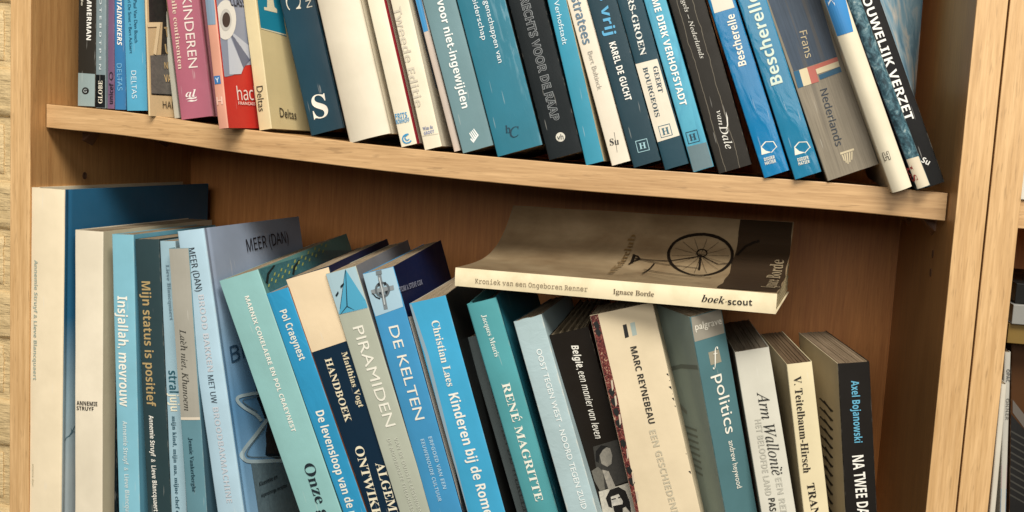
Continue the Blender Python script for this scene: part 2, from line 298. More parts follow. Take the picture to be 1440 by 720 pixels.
# ---------------------------------------------------------------- the books
BOOKS = [
{"id":"u1","pos":[0.0274,0.0319,0.0225],"th":0.0043,"yaw":-0.0,"w":0.01904,"h":0.2,"d":0.13,"kind":"p","sp":"#2e2a24","rc":"#2e2a24","lc":"#2e2a24","label":"thin black book with pale grey foot band and emblem, leftmost on the upper shelf","texts":[["author_name","ZIMMERMAN","sansb","f",0.01223,0.08636,-1.5747,0.04742,0.00483,"white"],["title","de","bfont","f",0.00451,0.09837,-1.5642,0.00729,0.00231,"cream"],["emblem_letter","G","bfont","f",0.00878,0.01483,-0.0035,0.00341,0.00351,"#b8c2c0","L3"]],"art":[["foot_band","#93a4a3","f",1,[[0.0004,0.0004],[0.0004,0.0315],[0.0186,0.031],[0.0186,0.0004]]],["emblem","#1c1a16","f",2,[[0.0126,0.015],[0.0125,0.0142],[0.0122,0.0135],[0.0118,0.0128],[0.0112,0.0123],[0.0104,0.0119],[0.0096,0.0116],[0.0088,0.0115],[0.008,0.0115],[0.0072,0.0117],[0.0064,0.0121],[0.0058,0.0126],[0.0054,0.0132],[0.0051,0.0139],[0.005,0.0147],[0.0051,0.0154],[0.0054,0.0162],[0.0058,0.0168],[0.0064,0.0174],[0.0071,0.0178],[0.0079,0.0181],[0.0088,0.0182],[0.0096,0.0181],[0.0104,0.0179],[0.0111,0.0175],[0.0117,0.017],[0.0122,0.0164],[0.0125,0.0157]]]]},
{"id":"u2","pos":[0.048,0.0302,0.0217],"th":0.0076,"yaw":-0.0,"w":0.01068,"h":0.2,"d":0.13,"kind":"p","sp":"#7f9094","rc":"#7f9094","lc":"#7f9094","label":"narrow grey book with a black foot label lettered upward beside the purple pamphlet","texts":[["title","OTEBDTPEN","sansb","f",0.00548,0.06925,-1.5735,0.06625,0.00229,"#c7d0d0","SP"],["publisher_name","GLOBE","serifb","f",0.00554,0.01505,1.5654,0.02145,0.0046,"cream"]],"art":[["foot_band","#16191b","f",1,[[0.0004,0.0004],[0.0004,0.0313],[0.0103,0.0313],[0.0103,0.0004]]]]},
{"id":"u3","pos":[0.0561,0.0343,0.0215],"th":0.0129,"yaw":-0.0,"w":0.00943,"h":0.2,"d":0.13,"kind":"p","sp":"#745672","rc":"#745672","lc":"#745672","label":"narrow purple book with black lettering at its foot","texts":[["publisher_name","unicef","sansb","f",0.00612,0.01442,1.5446,0.0195,0.0046,"#1d1420"],["emblem","O","bfont","f",0.00625,0.03086,1.5626,0.00803,0.00421,"#1d1420"]],"art":[]},
{"id":"u4","pos":[0.0672,0.0325,0.0211],"th":0.0207,"yaw":-0.0,"w":0.01198,"h":0.21,"d":0.15,"kind":"p","sp":"#3878aa","rc":"#3878aa","lc":"#3878aa","label":"narrower, darker one of two blue books at the left, with slanted white lettering","texts":[["title","MOUNTAINBIKERS","sansbi","f",0.00594,0.09164,-1.5644,0.06317,0.00514,"white"],["publisher_name","DELTAS","sans","f",0.00583,0.03047,-1.5463,0.02532,0.00533,"#7ab7d8"]],"art":[]},
{"id":"u5","pos":[0.0842,0.0266,0.0204],"th":0.0504,"yaw":-0.0,"w":0.02146,"h":0.21,"d":0.15,"kind":"p","sp":"#58a6c6","rc":"#58a6c6","lc":"#58a6c6","label":"bright blue thicker book with dark author names and a white publisher name at its foot","texts":[["author_name","Paul Van Den Bosch","bfont","f",0.01241,0.08259,-1.5699,0.03915,0.00343,"#1a4a66"],["author_name","Karl De Smet • Bert Ackaert","bfont","f",0.00648,0.08042,-1.5539,0.05428,0.00329,"#1a4a66"],["publisher_name","DELTAS","sans","f",0.00892,0.02425,-1.5723,0.02576,0.00526,"#d9ecf2"]],"art":[],"rough":0.35},
{"id":"u6","pos":[0.1129,0.0169,0.0164],"th":0.0658,"yaw":-0.2793,"w":0.00235,"h":0.21,"d":0.12,"kind":"p","sp":"#d3bd93","rc":"#cdb288","lc":"#d3bd93","label":"slim book with a black and beige photo cover and large digit, beside the pink book","texts":[["cover_digit","7","serifb","r",0.00933,0.07168,0.1573,0.01576,0.02966,"#ddc49a"],["title","T","sansb","r",0.02161,0.07938,0.1217,0.00519,0.00917,"#b49a6c"],["title","U","sansb","r",0.02232,0.06361,0.1077,0.00606,0.00921,"#b49a6c"],["title","NI","sansb","r",0.02134,0.04828,0.0942,0.00691,0.00594,"#b49a6c"],["title","VA","sansb","r",0.02177,0.03638,0.0836,0.00864,0.00662,"#c9ab78"],["author_name","HAPPEN","sans","r",0.02972,0.01157,0.016,0.02971,0.00674,"#2a2118"]],"art":[["cover_photo","#2b2a26","r",1,[[0.0022,0.1139],[0.0221,0.117],[0.0245,0.089],[0.0022,0.0861]]],["cover_photo","#66615a","r",1,[[0.0022,0.0556],[0.0269,0.0595],[0.0281,0.0215],[0.0022,0.0209]]],["cover_photo","#332f28","r",1,[[0.0177,0.0881],[0.028,0.0901],[0.0295,0.0584],[0.0148,0.0569]]],["cover_photo","#161412","r",2,[[0.0022,0.0209],[0.0281,0.0217],[0.0281,0.0202],[0.0022,0.0196]]]]},
{"id":"u6b","pos":[0.1264,0.0393,0.0157],"th":0.1584,"yaw":-0.0,"w":0.00541,"h":0.2,"d":0.13,"kind":"p","sp":"#b9b6a6","rc":"#b9b6a6","lc":"#b9b6a6","label":"very thin pale grey pamphlet squeezed against the pink book","texts":[],"art":[]},
{"id":"u7","pos":[0.1403,0.0274,0.0144],"th":0.1574,"yaw":-0.0,"w":0.03316,"h":0.22,"d":0.15,"kind":"h","sp":"#b4687a","rc":"#c98a94","lc":"#b4687a","label":"dusty pink book with white title and a curled white emblem at its foot","texts":[["title","KINDEREN","bfont","f",0.02096,0.07877,-1.599,0.06585,0.00908,"#ead9cf"],["subtitle","alle continenten","serifb","f",0.00771,0.07854,-1.5991,0.06478,0.00512,"#e2c9b4"],["emblem","al","bital","f",0.01444,0.02308,-0.0868,0.01098,0.00718,"#f0e4dc"]],"art":[["emblem","#f0e4dc","f",1,[[0.0082,0.018],[0.0129,0.0196],[0.0164,0.0187],[0.0202,0.0193],[0.0193,0.0179],[0.0148,0.0176],[0.0112,0.0182]]],["emblem","#f0e4dc","f",1,[[0.0095,0.0163],[0.014,0.017],[0.0176,0.0161],[0.0206,0.0171],[0.019,0.0155],[0.0145,0.0152]]]],"pages":"#d8cdb8"},
{"id":"u8","pos":[0.1937,0.002,0.0078],"th":0.1398,"yaw":-0.1745,"w":0.01033,"h":0.22,"d":0.15,"kind":"p","sp":"#e0a28a","rc":"#c8362c","lc":"#e0a28a","label":"peach and pale blue spined book showing a red cover with a printed compact disc","texts":[["emblem","Y","sansb","f",0.00483,0.0432,0.0339,0.00422,0.0044,"#cfe0ea"],["emblem","H","sansb","f",0.00504,0.02486,-0.0137,0.00672,0.00692,"#edc0ac"],["title","CLASS","sansb","r",0.03066,0.11467,0.0563,0.02056,0.00845,"#2c3040"],["publisher_name","hachette","sans","r",0.04673,0.03273,0.0389,0.06032,0.01317,"#f2dcd0"],["subtitle","FRANÇAIS LANGUE","sansb","r",0.04042,0.02263,0.0013,0.04662,0.00277,"#f0d0c4"]],"art":[["blue_band","#8aa0b4","f",1,[[0.0004,0.1231],[0.0099,0.1217],[0.0099,0.1019],[0.0092,0.0916],[0.0004,0.0923]]],["emblem","#3f74ac","f",2,[[0.0011,0.0471],[0.008,0.0469],[0.0083,0.0396],[0.0015,0.0397]]],["cover_photo","#a9adba","r",1,[[0.0022,0.0927],[0.0036,0.1221],[0.0419,0.127],[0.0496,0.0796],[0.0484,0.0598],[0.0022,0.0526]]],["compact_disc","#9196a6","r",2,[[0.0563,0.1],[0.0531,0.0882],[0.0479,0.077],[0.0409,0.0668],[0.0325,0.0582],[0.0232,0.0516],[0.0136,0.0474],[0.004,0.0456],[0.0022,0.0458],[0.0022,0.1384],[0.0111,0.1431],[0.0207,0.1458],[0.0301,0.1459],[0.0387,0.1435],[0.0461,0.1386],[0.0518,0.1313],[0.0556,0.1221],[0.0571,0.1115]]],["disc_glint","#c9ccd4","r",3,[[0.0123,0.0892],[0.0093,0.0478],[0.0257,0.0493],[0.0297,0.0547]]],["disc_glint","#6d7183","r",3,[[0.0151,0.0882],[0.0297,0.0547],[0.0405,0.0632]]],["disc_glint","#c0c3cc","r",3,[[0.0133,0.0893],[0.0405,0.0632],[0.0474,0.0729]]],["disc_label","#ece6da","r",4,[[0.0263,0.0982],[0.0252,0.0941],[0.0235,0.0901],[0.0211,0.0865],[0.0183,0.0835],[0.0152,0.0811],[0.0119,0.0795],[0.0086,0.0787],[0.0054,0.0789],[0.0026,0.08],[0.0022,0.0803],[0.0022,0.1066],[0.0049,0.1097],[0.008,0.1121],[0.0112,0.1138],[0.0145,0.1147],[0.0177,0.1146],[0.0206,0.1136],[0.0231,0.1118],[0.0249,0.1092],[0.0261,0.1059],[0.0266,0.1022]]],["disc_label","#cfcac2","r",5,[[0.0196,0.0975],[0.019,0.0953],[0.0181,0.0931],[0.0168,0.0911],[0.0153,0.0894],[0.0135,0.088],[0.0117,0.0871],[0.0099,0.0867],[0.0082,0.0868],[0.0066,0.0874],[0.0053,0.0884],[0.0043,0.0899],[0.0037,0.0916],[0.0034,0.0937],[0.0036,0.0958],[0.0042,0.0981],[0.0051,0.1002],[0.0064,0.1022],[0.0079,0.1039],[0.0096,0.1052],[0.0114,0.1062],[0.0132,0.1066],[0.015,0.1066],[0.0165,0.106],[0.0179,0.105],[0.0189,0.1036],[0.0195,0.1018],[0.0198,0.0997]]],["disc_hole","#4a3a34","r",6,[[0.0175,0.0973],[0.0171,0.0958],[0.0165,0.0943],[0.0156,0.0929],[0.0146,0.0918],[0.0134,0.0909],[0.0122,0.0903],[0.0109,0.09],[0.0098,0.09],[0.0087,0.0904],[0.0078,0.0911],[0.0071,0.0921],[0.0067,0.0933],[0.0066,0.0947],[0.0067,0.0962],[0.0071,0.0977],[0.0077,0.0991],[0.0085,0.1005],[0.0096,0.1016],[0.0107,0.1025],[0.0119,0.1032],[0.0132,0.1035],[0.0144,0.1034],[0.0154,0.1031],[0.0163,0.1024],[0.017,0.1014],[0.0174,0.1002],[0.0176,0.0988]]]],"pitch":0.03},
{"id":"u9","pos":[0.2165,0.0345,0.0084],"th":0.1835,"yaw":-0.1745,"w":0.01405,"h":0.22,"d":0.15,"kind":"p","sp":"#d8c79c","rc":"#cdbb8c","lc":"#d8c79c","label":"cream book whose side cover shows a teal panel above a small black name","texts":[["publisher_name","Deltas","bfont","f",0.00649,0.02861,-1.6032,0.02317,0.00714,"#3a3428"],["publisher_name","Deltas","bfont","r",0.02746,0.01495,-0.054,0.02564,0.00869,"#352f25"]],"art":[["teal_panel","#1f7f99","r",1,[[0.0022,0.1273],[0.0378,0.133],[0.0401,0.0888],[0.0022,0.0929]]],["panel_line","#d9cfae","r",2,[[0.0022,0.0927],[0.04,0.091],[0.0401,0.0898],[0.0022,0.0917]]],["cover_letter","#d9cfae","r",2,[[0.0186,0.1299],[0.0253,0.131],[0.0265,0.1152],[0.03,0.1134],[0.0296,0.11],[0.0104,0.1102],[0.0105,0.1129],[0.0152,0.1132]]]]},
{"id":"u10","pos":[0.2577,0.0573,0.0061],"th":0.2819,"yaw":-0.0,"w":0.03446,"h":0.23,"d":0.16,"kind":"h","sp":"#1f4252","rc":"#1f4252","lc":"#1f4252","label":"dark teal hardback with a big white serif letter at its foot","texts":[["title","C","serifb","f",0.01397,0.12548,-1.7402,0.0182,0.01496,"cream"],["title","N","bfont","f",0.02826,0.11816,-1.6115,0.00694,0.00563,"#d8d2c0"],["title","S","serifb","f",0.01601,0.02439,-0.066,0.01533,0.02235,"#f4efe0"]],"art":[],"pages":"#c9923c"},
{"id":"u11","pos":[0.3088,0.0278,0.0013],"th":0.2826,"yaw":-0.0,"w":0.03957,"h":0.24,"d":0.16,"kind":"h","sp":"#dcd2bc","rc":"#d8cdb4","lc":"#dcd2bc","label":"thick blank off-white hardback with a rounded spine","texts":[],"art":[],"bulge":0.004},
{"id":"u12","pos":[0.3568,0.0305,0.0004],"th":0.2858,"yaw":-0.0,"w":0.01493,"h":0.22,"d":0.15,"kind":"p","sp":"#e9dfc6","rc":"#a82c3a","lc":"#e9dfc6","label":"white book with a red cover edge and small light blue emblem at its foot","texts":[["publisher_name","FRITS","sansb","f",0.00673,0.02727,-0.0735,0.01133,0.0047,"#3a92bf"],["publisher_name","BOMHOFF","sansb","f",0.00699,0.02247,-0.0768,0.01281,0.00408,"#3a92bf"],["emblem","C","bfont","f",0.0064,0.00607,0.1697,0.00798,0.00885,"#3a92bf"],["emblem","C","sansb","f",0.00711,0.00687,0.2394,0.00412,0.00507,"#3a92bf"]],"art":[["cover_panel","#e0d6be","r",1,[[0.0082,0.0004],[0.0074,0.1368],[0.0155,0.1381],[0.0278,0.0004]]]]},
{"id":"u13","pos":[0.3786,0.0309,-0.001],"th":0.2834,"yaw":-0.0,"w":0.01622,"h":0.22,"d":0.15,"kind":"p","sp":"#eae0c6","rc":"#d8d0ba","lc":"#eae0c6","label":"cream book with a faded grey title and a tiny blue name above a crease","texts":[["title","Tweede Editie","sansb","f",0.0045,0.08299,-1.5737,0.08927,0.00787,"#cfc5b0"],["author_name","Wim de","serifb","f",0.00771,0.01848,-0.0023,0.00947,0.00313,"#5a6a9a"],["author_name","GROOT","sansb","f",0.00791,0.01439,-0.009,0.00979,0.00288,"#8a93b4"]],"art":[["cover_photo","#7f8a94","r",1,[[0.0116,0.1378],[0.0249,0.1399],[0.0401,0.0508],[0.0329,0.0471],[0.0215,0.0548]]],["crease_line","#c5bca6","f",1,[[0.0009,0.0129],[0.0158,0.0115],[0.0158,0.0108],[0.001,0.0121]]]]},
{"id":"u13b","pos":[0.4044,0.0353,-0.001],"th":0.3126,"yaw":-0.0,"w":0.00611,"h":0.22,"d":0.14,"kind":"p","sp":"#cbbcae","rc":"#cbbcae","lc":"#cbbcae","label":"thin beige pink book with a blue patch near its top, beside the teal grey book","texts":[],"art":[["blue_patch","#3f8fc2","f",1,[[0.0004,0.1438],[0.0057,0.1422],[0.0057,0.135],[0.0049,0.1085],[0.0004,0.1082]]]]},
{"id":"u14","pos":[0.4136,0.0314,-0.002],"th":0.3187,"yaw":-0.0,"w":0.02879,"h":0.22,"d":0.15,"kind":"p","sp":"#6f8e93","rc":"#6f8e93","lc":"#6f8e93","label":"grey teal book with white bold title and a striped white emblem","texts":[["title","l voor niet-ingewijden","sansb","f",0.01502,0.08805,-1.5996,0.10089,0.00738,"#eef0ea"]],"art":[["emblem","#eef0ea","f",1,[[0.0104,0.0154],[0.0112,0.0159],[0.0139,0.0084],[0.0129,0.0074]]],["emblem","#eef0ea","f",1,[[0.0119,0.0162],[0.0127,0.0167],[0.0153,0.0097],[0.0143,0.0086]]],["emblem","#eef0ea","f",1,[[0.0134,0.017],[0.0142,0.0175],[0.0167,0.0109],[0.0157,0.0099]]],["emblem","#eef0ea","f",1,[[0.0149,0.0178],[0.0157,0.0183],[0.0181,0.0122],[0.0172,0.0112]]],["emblem","#eef0ea","f",1,[[0.01,0.0101],[0.012,0.0063],[0.0184,0.0116],[0.018,0.0127],[0.0125,0.0084],[0.0109,0.0111]]]],"rough":0.4},
{"id":"u15","pos":[0.4456,0.0299,-0.0032],"th":0.3167,"yaw":-0.0,"w":0.04112,"h":0.23,"d":0.16,"kind":"p","sp":"#2b7488","rc":"#2a2a26","lc":"#2b7488","label":"thick petrol blue book with scuffed spine and thin dark two letter emblem","texts":[["title","eigenschappen van","bfont","f",0.0249,0.10736,-1.5953,0.05993,0.00457,"#dfe8e8"],["title","leiderschap","bfont","f",0.0156,0.11961,-1.5904,0.03882,0.00459,"#dfe8e8"],["emblem","b","serifb","f",0.01532,0.0207,-0.1716,0.00445,0.00673,"#123848"],["emblem","C","italic","f",0.02035,0.01688,-0.1249,0.00861,0.00918,"#123848"]],"art":[],"bump":"scuff"},
{"id":"u16","pos":[0.4912,0.0306,-0.0035],"th":0.3151,"yaw":-0.0,"w":0.02973,"h":0.23,"d":0.16,"kind":"p","sp":"#181e20","rc":"#181e20","lc":"#181e20","label":"black book with an outlined grey title","texts":[["title","RECHTS VOOR DE RAAP","outline","f",0.01427,0.08542,-1.57,0.10839,0.00801,"#8c9090"],["emblem","vh","bfont","f",0.01476,0.01674,-0.1319,0.00549,0.00485,"#1c2426","L3"]],"art":[["emblem","#d4cfbf","f",1,[[0.0187,0.0155],[0.018,0.0141],[0.0168,0.0131],[0.0153,0.0126],[0.0137,0.0128],[0.0122,0.0135],[0.0112,0.0148],[0.0107,0.0163],[0.0109,0.0179],[0.0117,0.0193],[0.013,0.0202],[0.0145,0.0206],[0.0161,0.0204],[0.0175,0.0195],[0.0185,0.0182],[0.0189,0.0167]]]],"rough":0.45},
{"id":"u17","pos":[0.5235,0.0312,-0.0061],"th":0.2952,"yaw":-0.0,"w":0.01556,"h":0.21,"d":0.14,"kind":"p","sp":"#3792ac","rc":"#d6c9a6","lc":"#3792ac","label":"slim blue turquoise book with a white surname near the top of its visible spine","texts":[["author_name","Verhofstadt","bfont","f",0.0069,0.12262,-1.5972,0.03761,0.00438,"#d8ebee"]],"art":[]},
{"id":"u18","pos":[0.5454,0.0335,-0.0053],"th":0.3305,"yaw":-0.0,"w":0.0165,"h":0.21,"d":0.14,"kind":"p","sp":"#e4dac6","rc":"#e4dac6","lc":"#e4dac6","label":"white book with a slate blue title and a crossed black publisher mark","texts":[["title","stratees","sansb","f",0.00725,0.12572,-1.5818,0.04115,0.00753,"#5b7587"],["author_name","Bert Bultinck","bfont","f",0.00747,0.08167,-1.5777,0.03355,0.00422,"#a8a294"],["publisher_mark","Su","serifb","f",0.0075,0.01928,-0.1575,0.00794,0.00572,"#1c1c1c"]],"art":[["publisher_mark","#3a3834","f",1,[[0.0093,0.0269],[0.0097,0.0268],[0.0077,0.0098],[0.0074,0.0099]]]]},
{"id":"u19","pos":[0.5643,0.0318,-0.0058],"th":0.3379,"yaw":-0.0,"w":0.0236,"h":0.21,"d":0.14,"kind":"p","sp":"#1c3a45","rc":"#1a2d35","lc":"#1c3a45","label":"dark slate teal book with pale blue and white condensed lettering and a boxed letter","texts":[["title","is vrij","sansb","f",0.01349,0.13266,-1.6528,0.0404,0.00894,"#58a6cc"],["author_name","KAREL DE GUCHT","cond","f",0.01105,0.08105,-1.5631,0.0506,0.00565,"white"],["publisher_mark","H","serifb","f",0.01223,0.01578,-0.0578,0.00582,0.00509,"#9fc6cc"]],"art":[["mark_frame","#9fc6cc","f",2,[[0.0072,0.0212],[0.0174,0.0207],[0.0173,0.0202],[0.0072,0.0206]]],["mark_frame","#9fc6cc","f",2,[[0.007,0.0115],[0.0171,0.0111],[0.0171,0.0106],[0.007,0.011]]],["mark_frame","#9fc6cc","f",2,[[0.0072,0.0206],[0.0077,0.0206],[0.0075,0.0115],[0.007,0.0115]]],["mark_frame","#9fc6cc","f",2,[[0.0168,0.0202],[0.0173,0.0202],[0.0171,0.0111],[0.0166,0.0111]]]]},
{"id":"u20","pos":[0.5906,0.0323,-0.0063],"th":0.3426,"yaw":-0.0,"w":0.02033,"h":0.21,"d":0.14,"kind":"p","sp":"#1a3f4c","rc":"#1a3f4c","lc":"#1a3f4c","label":"dark teal book with a white author label across the middle of its spine","texts":[["title","BEERS-GROEN","serifb","f",0.01041,0.13175,-1.6159,0.06883,0.00529,"#e4e4da"],["author_name","GEERT","serifb","f",0.01497,0.07447,-1.6268,0.02243,0.00411,"#2c4450"],["author_name","BOURGEOIS","serifb","f",0.00682,0.06606,-1.5921,0.04267,0.00413,"#2c4450"],["publisher_mark","H","serifb","f",0.00938,0.03135,-0.0282,0.0061,0.00565,"#2c6070"]],"art":[["white_label","#e6ddc9","f",1,[[0.0004,0.0384],[0.0004,0.0922],[0.0189,0.0911],[0.0196,0.0245],[0.0005,0.0243]]],["mark_frame","#2c6070","f",2,[[0.0044,0.0368],[0.0144,0.0365],[0.0144,0.0359],[0.0044,0.0363]]],["mark_frame","#2c6070","f",2,[[0.0043,0.0272],[0.0143,0.0269],[0.0143,0.0264],[0.0042,0.0267]]],["mark_frame","#2c6070","f",2,[[0.0044,0.0363],[0.0049,0.0362],[0.0048,0.0272],[0.0043,0.0272]]],["mark_frame","#2c6070","f",2,[[0.0139,0.036],[0.0144,0.0359],[0.0143,0.0269],[0.0137,0.0269]]]]},
{"id":"u21","pos":[0.6142,0.0327,-0.0067],"th":0.348,"yaw":-0.0,"w":0.01749,"h":0.21,"d":0.14,"kind":"p","sp":"#58acc6","rc":"#58acc6","lc":"#58acc6","label":"light cyan marbled book with a grey foot and white condensed author name","texts":[["author_name","ISME DIRK VERHOFSTADT","cond","f",0.0085,0.1053,-1.5879,0.0989,0.00581,"white"],["publisher_mark","H","serifb","f",0.00763,0.02844,-0.0271,0.00574,0.00533,"#0f3444"]],"art":[["foot_band","#697f85","f",1,[[0.0004,0.0004],[0.0004,0.0067],[0.0009,0.0219],[0.0171,0.021],[0.0171,0.0004]]],["mark_frame","#0f3444","f",2,[[0.0028,0.0337],[0.0127,0.0334],[0.0127,0.0328],[0.0028,0.0332]]],["mark_frame","#0f3444","f",2,[[0.0026,0.0241],[0.0125,0.0238],[0.0125,0.0233],[0.0026,0.0236]]],["mark_frame","#0f3444","f",2,[[0.0028,0.0332],[0.0033,0.0331],[0.0032,0.0241],[0.0026,0.0241]]],["mark_frame","#0f3444","f",2,[[0.0122,0.0328],[0.0127,0.0328],[0.0125,0.0238],[0.012,0.0238]]]],"bump":"marble"},
{"id":"u22","pos":[0.6353,0.0311,-0.0067],"th":0.3482,"yaw":-0.0,"w":0.02754,"h":0.24,"d":0.17,"kind":"p","sp":"#2b2823","rc":"#2b2823","lc":"#2b2823","label":"black brown dictionary with handwritten style white lettering and fine cracks down its spine","texts":[["title","Engels – Nederlands","script2","f",0.01221,0.12476,-1.5356,0.0591,0.00371,"#d8d4c8"],["publisher_name","van","script2","f",0.01289,0.04427,-1.6691,0.0122,0.00287,"#e6e2d6"],["publisher_name","Dale","script2","f",0.01409,0.02756,-1.5561,0.02026,0.00658,"#e6e2d6"]],"art":[["publisher_mark","#e6e2d6","f",1,[[0.0194,0.0476],[0.0194,0.0421],[0.0181,0.0364],[0.0144,0.0308],[0.0174,0.0372],[0.0184,0.0424]]]],"bump":"crack"},
{"id":"u23","pos":[0.6721,0.0297,-0.008],"th":0.3765,"yaw":-0.0,"w":0.02084,"h":0.23,"d":0.16,"kind":"p","sp":"#1a76a8","rc":"#0c5484","lc":"#1a76a8","label":"saturated blue dictionary with smaller upward title and a white patch at its upper end","texts":[["title","Bescherelle","sansb","f",0.0119,0.11414,1.5054,0.04258,0.00702,"#e8e4d2"],["publisher_name","DIDIER","sansb","f",0.00873,0.01419,-0.0525,0.00874,0.00268,"#e8e4d2"],["publisher_name","HATIER","sansb","f",0.00855,0.01089,-0.055,0.00885,0.00268,"#e8e4d2"]],"art":[["white_patch","#d9d2c0","f",1,[[0.0028,0.1581],[0.0183,0.1524],[0.0185,0.1398],[0.0019,0.1408]]],["publisher_mark","#e8e4d2","f",1,[[0.0051,0.0255],[0.0095,0.0283],[0.0099,0.0275],[0.0055,0.0248]]],["publisher_mark","#e8e4d2","f",1,[[0.0095,0.0283],[0.016,0.0264],[0.0159,0.0258],[0.0094,0.0277]]],["publisher_mark","#e8e4d2","f",1,[[0.016,0.0264],[0.0173,0.0208],[0.0166,0.0207],[0.0153,0.026]]],["publisher_mark","#e8e4d2","f",1,[[0.0167,0.021],[0.0116,0.0178],[0.0115,0.0185],[0.0162,0.0212]]],["publisher_mark","#e8e4d2","f",1,[[0.0051,0.0255],[0.0036,0.0187],[0.0118,0.0184],[0.0078,0.0209]]]],"rough":0.16,"bump":"film"},
{"id":"u24","pos":[0.6965,0.0281,-0.0079],"th":0.3781,"yaw":-0.0,"w":0.02159,"h":0.23,"d":0.16,"kind":"p","sp":"#287ba0","rc":"#287ba0","lc":"#287ba0","label":"brighter blue glossy dictionary with larger upward title","texts":[["title","Bescherelle","sansb","f",0.01023,0.11613,1.544,0.07568,0.00996,"#cfdccb"],["publisher_name","DIDIER","sansb","f",0.01102,0.01441,-0.0604,0.00886,0.00266,"#e8e4d2"],["publisher_name","HATIER","sansb","f",0.01083,0.01114,-0.0626,0.00897,0.00266,"#e8e4d2"]],"art":[["publisher_mark","#e8e4d2","f",1,[[0.0073,0.0257],[0.0117,0.0284],[0.012,0.0277],[0.0077,0.0249]]],["publisher_mark","#e8e4d2","f",1,[[0.0117,0.0284],[0.0181,0.0266],[0.0179,0.026],[0.0115,0.0279]]],["publisher_mark","#e8e4d2","f",1,[[0.0181,0.0266],[0.0193,0.021],[0.0187,0.0209],[0.0174,0.0262]]],["publisher_mark","#e8e4d2","f",1,[[0.0188,0.0212],[0.0137,0.018],[0.0136,0.0187],[0.0182,0.0214]]],["publisher_mark","#e8e4d2","f",1,[[0.0073,0.0257],[0.0058,0.0189],[0.0139,0.0186],[0.01,0.0211]]]],"rough":0.14,"bump":"film"},
{"id":"u25","pos":[0.7222,0.0306,-0.0075],"th":0.3981,"yaw":-0.0,"w":0.04136,"h":0.24,"d":0.17,"kind":"p","sp":"#8c8270","rc":"#8c8270","lc":"#8c8270","label":"thickest grey canvas printed dictionary with a striped flag band across its spine","texts":[["title","Frans","sans","f",0.01832,0.11013,-1.6601,0.02202,0.00573,"#c6b48e"],["title","Nederlands","sans","f",0.01877,0.04789,-1.6227,0.04733,0.006,"#2b3642"]],"art":[["blue_panel","#424f5e","f",1,[[0.0018,0.1616],[0.0398,0.1464],[0.0375,0.0921],[0.0025,0.093]]],["flag_stripe","#195a7a","f",2,[[0.0023,0.0928],[0.0068,0.0925],[0.0061,0.0788],[0.0016,0.079]]],["flag_stripe","#d8c8a2","f",2,[[0.0068,0.0925],[0.0132,0.0923],[0.0125,0.0786],[0.0061,0.0788]]],["flag_stripe","#b66456","f",2,[[0.0132,0.0923],[0.0191,0.0919],[0.0185,0.0783],[0.0125,0.0786]]],["flag_stripe","#b8604e","f",2,[[0.0191,0.0919],[0.0375,0.092],[0.0374,0.0885],[0.019,0.0885]]],["flag_stripe","#d8c8a2","f",2,[[0.019,0.0885],[0.0374,0.0885],[0.0371,0.0841],[0.019,0.0843]]],["flag_stripe","#1c5470","f",2,[[0.0198,0.0832],[0.0373,0.084],[0.0373,0.0795],[0.0198,0.0794]]],["pillar_emblem","#cdbd9a","f",1,[[0.016,0.0185],[0.0271,0.0184],[0.027,0.0168],[0.016,0.0169]]],["pillar_emblem","#cdbd9a","f",1,[[0.0167,0.0164],[0.0178,0.0164],[0.0177,0.0112],[0.0169,0.0112]]],["pillar_emblem","#cdbd9a","f",1,[[0.0186,0.0164],[0.0197,0.0164],[0.0186,0.0093],[0.0178,0.0093]]],["pillar_emblem","#cdbd9a","f",1,[[0.0206,0.0164],[0.0217,0.0164],[0.0196,0.0079],[0.0188,0.008]]],["pillar_emblem","#cdbd9a","f",1,[[0.0225,0.0163],[0.0236,0.0163],[0.0214,0.0088],[0.0206,0.0088]]],["pillar_emblem","#cdbd9a","f",1,[[0.0245,0.0163],[0.0255,0.0163],[0.0233,0.0101],[0.0225,0.0102]]]],"bump":"canvas"},
{"id":"u26","pos":[0.7709,0.0195,-0.0137],"th":0.4161,"yaw":-0.0,"w":0.01569,"h":0.24,"d":0.15,"kind":"p","sp":"#e6dcc2","rc":"#6b2026","lc":"#e6dcc2","label":"white book with a blue upper spine and outlined letter emblem, beside the photo covered ones","texts":[["title","OK","script2","f",0.00491,0.16228,-1.7035,0.01783,0.00472,"#e8eef0"],["publisher_mark","H","outline","f",0.00493,0.02953,-0.0019,0.00476,0.00676,"#3a3128"]],"art":[["blue_band","#3f86c0","f",1,[[0.0004,0.163],[0.0008,0.1687],[0.0153,0.1626],[0.0153,0.1561],[0.0125,0.1297],[0.0004,0.1306]]]],"bulge":0.004,"pitch":0.07},
{"id":"u27","pos":[0.7897,0.0219,-0.0101],"th":0.4272,"yaw":-0.0,"w":0.01033,"h":0.24,"d":0.14,"kind":"p","sp":"#35545e","rc":"#35545e","lc":"#35545e","label":"thin book with a rocky teal photo spine and white foot, beside the black title spine","texts":[["publisher_mark","LS","serifb","f",0.00063,0.01327,-1.501,0.01266,0.00421,"#8c3a34"]],"art":[["white_foot","#d9cdb4","f",1,[[0.0004,0.0004],[0.0004,0.0253],[0.0096,0.0246],[0.0099,0.0088],[0.0099,0.0004]]]],"bulge":0.002,"bump":"rock"},
